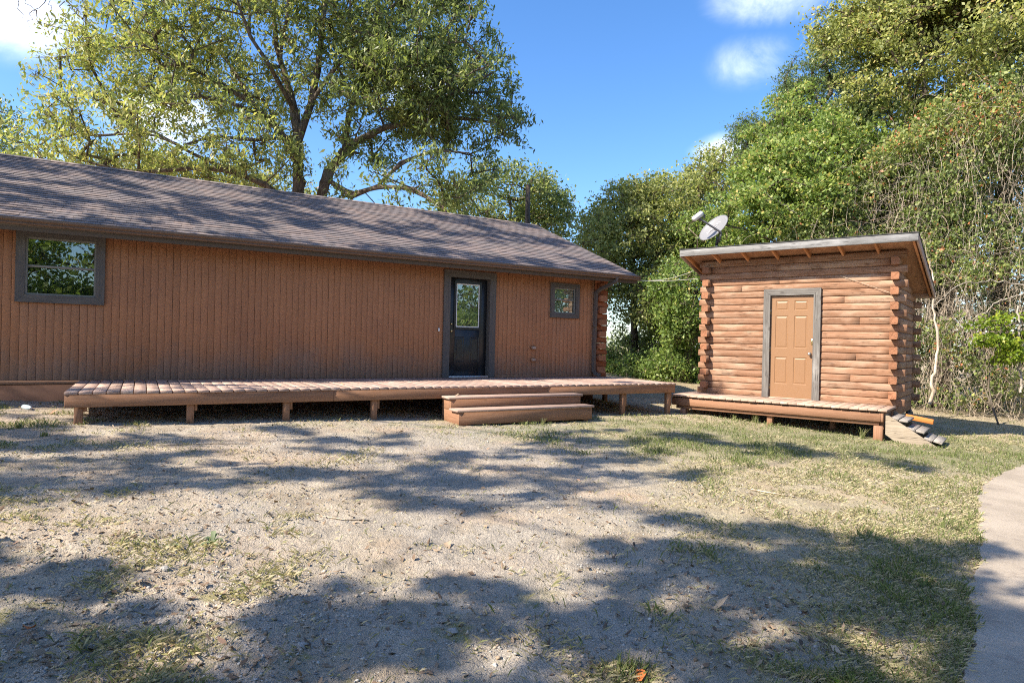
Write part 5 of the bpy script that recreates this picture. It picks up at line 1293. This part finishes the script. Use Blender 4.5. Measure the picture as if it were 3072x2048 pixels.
one_leaf(toworld(HF, -2.6, 1.7)[:2], .09, .95, 'pale leaf lying on the deck boards left of the black door', .765, 9)
one_leaf(toworld(HF, .1, 1.5)[:2], .08, .9, 'pale curled leaf on the deck in front of the black door', .765, 10)
one_leaf(toworld(HF, -.95, 2.45)[:2], .10, .75, 'brown leaf on the left end of the upper deck step', .618, 11)
def rock(pos, s, label, seed):
    g_ = np.random.default_rng(seed); V = []; F = []
    n_, m_ = 5, 9
    for i_ in range(n_ + 1):
        for j_ in range(m_):
            th = math.pi * i_ / n_; ph = 2 * math.pi * j_ / m_; r_ = s * (1 + g_.normal() * .14 * (0 < i_ < n_)); V.append((r_ * math.sin(th) * math.cos(ph), r_ * math.sin(th) * math.sin(ph) * .8, r_ * math.cos(th) * .6))
    for i_ in range(n_):
        for j_ in range(m_): F.append((i_ * m_ + j_, i_ * m_ + (j_ + 1) % m_, (i_ + 1) * m_ + (j_ + 1) % m_, (i_ + 1) * m_ + j_))
    o = link('rock', py_mesh('rock', V, F, M['rockm']), None, None, (pos[0], pos[1], float(ground_h(*pos)) + s * .25)); return tag(o, label, 'rock')
M['rockm'] = plain('rock', (.30, .28, .26), .9, nz=.35, nscale=40, bump=.8)
rock((-2.28, 5.05), .028, 'grey stone on bare gravel above the green weed', 41); rock((-1.98, 3.72), .026, 'dark brown stone left below the green weed', 42)
rock((-.27, 3.25), .034, 'grey stone in the shade at the bottom left of centre', 43); rock((-.95, 3.0), .026, 'pale stone in the shade at the bottom left', 44); rock((1.28, 3.95), .03, 'tan chunk lying in the shaded grass', 45)
# broad leafed weed
def weed(pos, n, L, Wd, mat, label, seed, zt_=.4, name='weed'):
    g_ = np.random.default_rng(seed); z_ = float(ground_h(*pos)); root_ = empty(name, (pos[0], pos[1], z_), 0, label, 'plant')
    for k in range(n):
        a = 2 * math.pi * k / n + g_.normal() * .25; l = L * g_.uniform(.65, 1.15); m_ = 6; V = []; F = []
        tl = g_.uniform(.3, 1.1) * zt_ * 2
        for i_ in range(m_ + 1):
            t_ = i_ / m_; w_ = Wd * math.sin(math.pi * min(1, t_ * .93 + .07)) * .5 * (1 + .15 * math.sin(t_ * 17)); x_ = l * t_; zz_ = l * (tl * t_ - .8 * tl * t_ * t_) + .006
            for sgn, up_ in ((-1, .25), (0, 0), (1, .25)): V.append((x_, sgn * w_, zz_ + up_ * w_))
        V = [(p[0] * math.cos(a) - p[1] * math.sin(a), p[0] * math.sin(a) + p[1] * math.cos(a), p[2]) for p in V]
        F = [(i_ * 3 + j_, i_ * 3 + j_ + 1, i_ * 3 + 4 + j_, i_ * 3 + 3 + j_) for i_ in range(m_) for j_ in (0, 1)]
        V = np.array(V); me = np_mesh('leaf', V, np.array(F), np.full(len(F), g_.uniform(.2, .6))); link('leaf', me, mat, root_)
M['weed_leaf'] = leaf_mat('weed_leaf', [(0, (.14, .18, .09)), (1, (.30, .34, .20))], .2, .5)
weed((-1.93, 4.2), 9, .085, .032, M['weed_leaf'], 'broad leafed green weed growing alone on the bare ground', 5, 1.3)
weed((1.55, 2.93), 10, .075, .026, M['bright_leaf'], 'small bright green seedling near the bottom right by the driveway', 6)
weed((-2.15, 4.15), 6, .06, .025, M['weed_leaf'], 'tiny wilted weed just left of the broad leafed one', 7, .3)
def tuft(pos, n, L, label, seed, name='grass_tuft'):
    g_ = np.random.default_rng(seed); z_ = float(ground_h(*pos)); segs = []; tn = []
    for k in range(n):
        a = g_.random() * 6.28; l = L * g_.uniform(.5, 1.1); sp = g_.uniform(.15, .6); m_ = 5
        t_ = np.linspace(0, 1, m_ + 1); r_ = l * sp * t_ ** 1.6; zz_ = l * (t_ - .25 * t_ ** 3)
        cx = np.cos(a) * r_ + g_.normal() * .02; cy = np.sin(a) * r_ + g_.normal() * .02; w_ = .005 * (1 - t_ * .85)
        V = np.stack([np.stack([cx - np.sin(a) * w_, cy + np.cos(a) * w_, zz_], 1), np.stack([cx + np.sin(a) * w_, cy - np.cos(a) * w_, zz_], 1)], 1).reshape(-1, 3)
        segs.append((V, np.array([(2 * i_, 2 * i_ + 1, 2 * i_ + 3, 2 * i_ + 2) for i_ in range(m_)]))); tn += [g_.uniform(.1, .6)] * m_
    V, F = join_np(segs); return tag(link(name, np_mesh(name, V, F, tn), M['grass'], None, (pos[0], pos[1], z_)), label, 'grass tuft')
tuft(toworld(DF, 1.9, .98)[:2], 34, .27, 'tall grass tuft beside the front right post of the shed deck', 1)
tuft(toworld(DF, .05, .95)[:2], 46, .24, 'wide grass tuft left of the middle post of the shed deck', 2)
tuft(toworld(DF, -.35, 1.0)[:2], 30, .16, 'low grass tuft under the left half of the shed deck edge', 3)
tuft(toworld(HF, .35, 3.0)[:2], 26, .15, 'small green tuft in front of the lowest deck step', 4)
tuft(toworld(DF, 2.95, .35)[:2], 22, .14, 'small tuft at the foot of the side stairs', 5)
tuft((.55, 2.98), 26, .10, 'dry straw tuft at the bottom left of centre', 6)
tuft(toworld(HF, -6.6, 2.3)[:2], 40, .10, 'bright grass tuft left of the deck end', 7); tuft(toworld(HF, -6.3, 2.9)[:2], 40, .08, 'sunlit low tuft in front of the deck left end', 8)
def stick(pts, r, label):
    P = [(p[0], p[1], float(ground_h(p[0], p[1])) + r + .004) for p in pts]; o = tube('stick', None, P, r, M['vine'], 5); return tag(o, label, 'stick')
stick([(-1.45, 4.95), (-1.25, 4.93), (-1.07, 4.96)], .006, 'short twig lying on the gravel in the middle left')
stick([(-3.9, 7.1), (-3.5, 7.25), (-3.0, 7.42)], .006, 'long thin twig on the ground in front of the deck left half')
stick([(2.55, 6.75), (2.75, 6.68), (2.95, 6.60)], .008, 'thin stick in the sunlit straw grass')
stick([(-.25, 2.78), (-.22, 2.70), (-.20, 2.62)], .008, 'pale stub of a stick at the bottom edge')
# bottle by the wall
bp_ = toworld(HF, -6.75, .85); b = lathe('bottle', None, [(.03, 0), (.034, .01), (.034, .12), (.03, .15), (.013, .19), (.013, .205)], M['bottle'], 16, (bp_.x, bp_.y, float(gz(bp_.x, bp_.y)) + .04), (rad(90), 0, rad(60)))
tag(b, 'crushed clear plastic bottle on the ground left of the deck', 'bottle')
lathe('bottle_cap', b, [(.0145, .195), (.0145, .212), (.01, .213)], M['white_plastic'], 12)
o = one_leaf(toworld(HF, -6.35, 1.5)[:2], .15, .95, 'pale crumpled leaf on the ground beside the deck left end', seed=15)
bpy.context.view_layer.update()
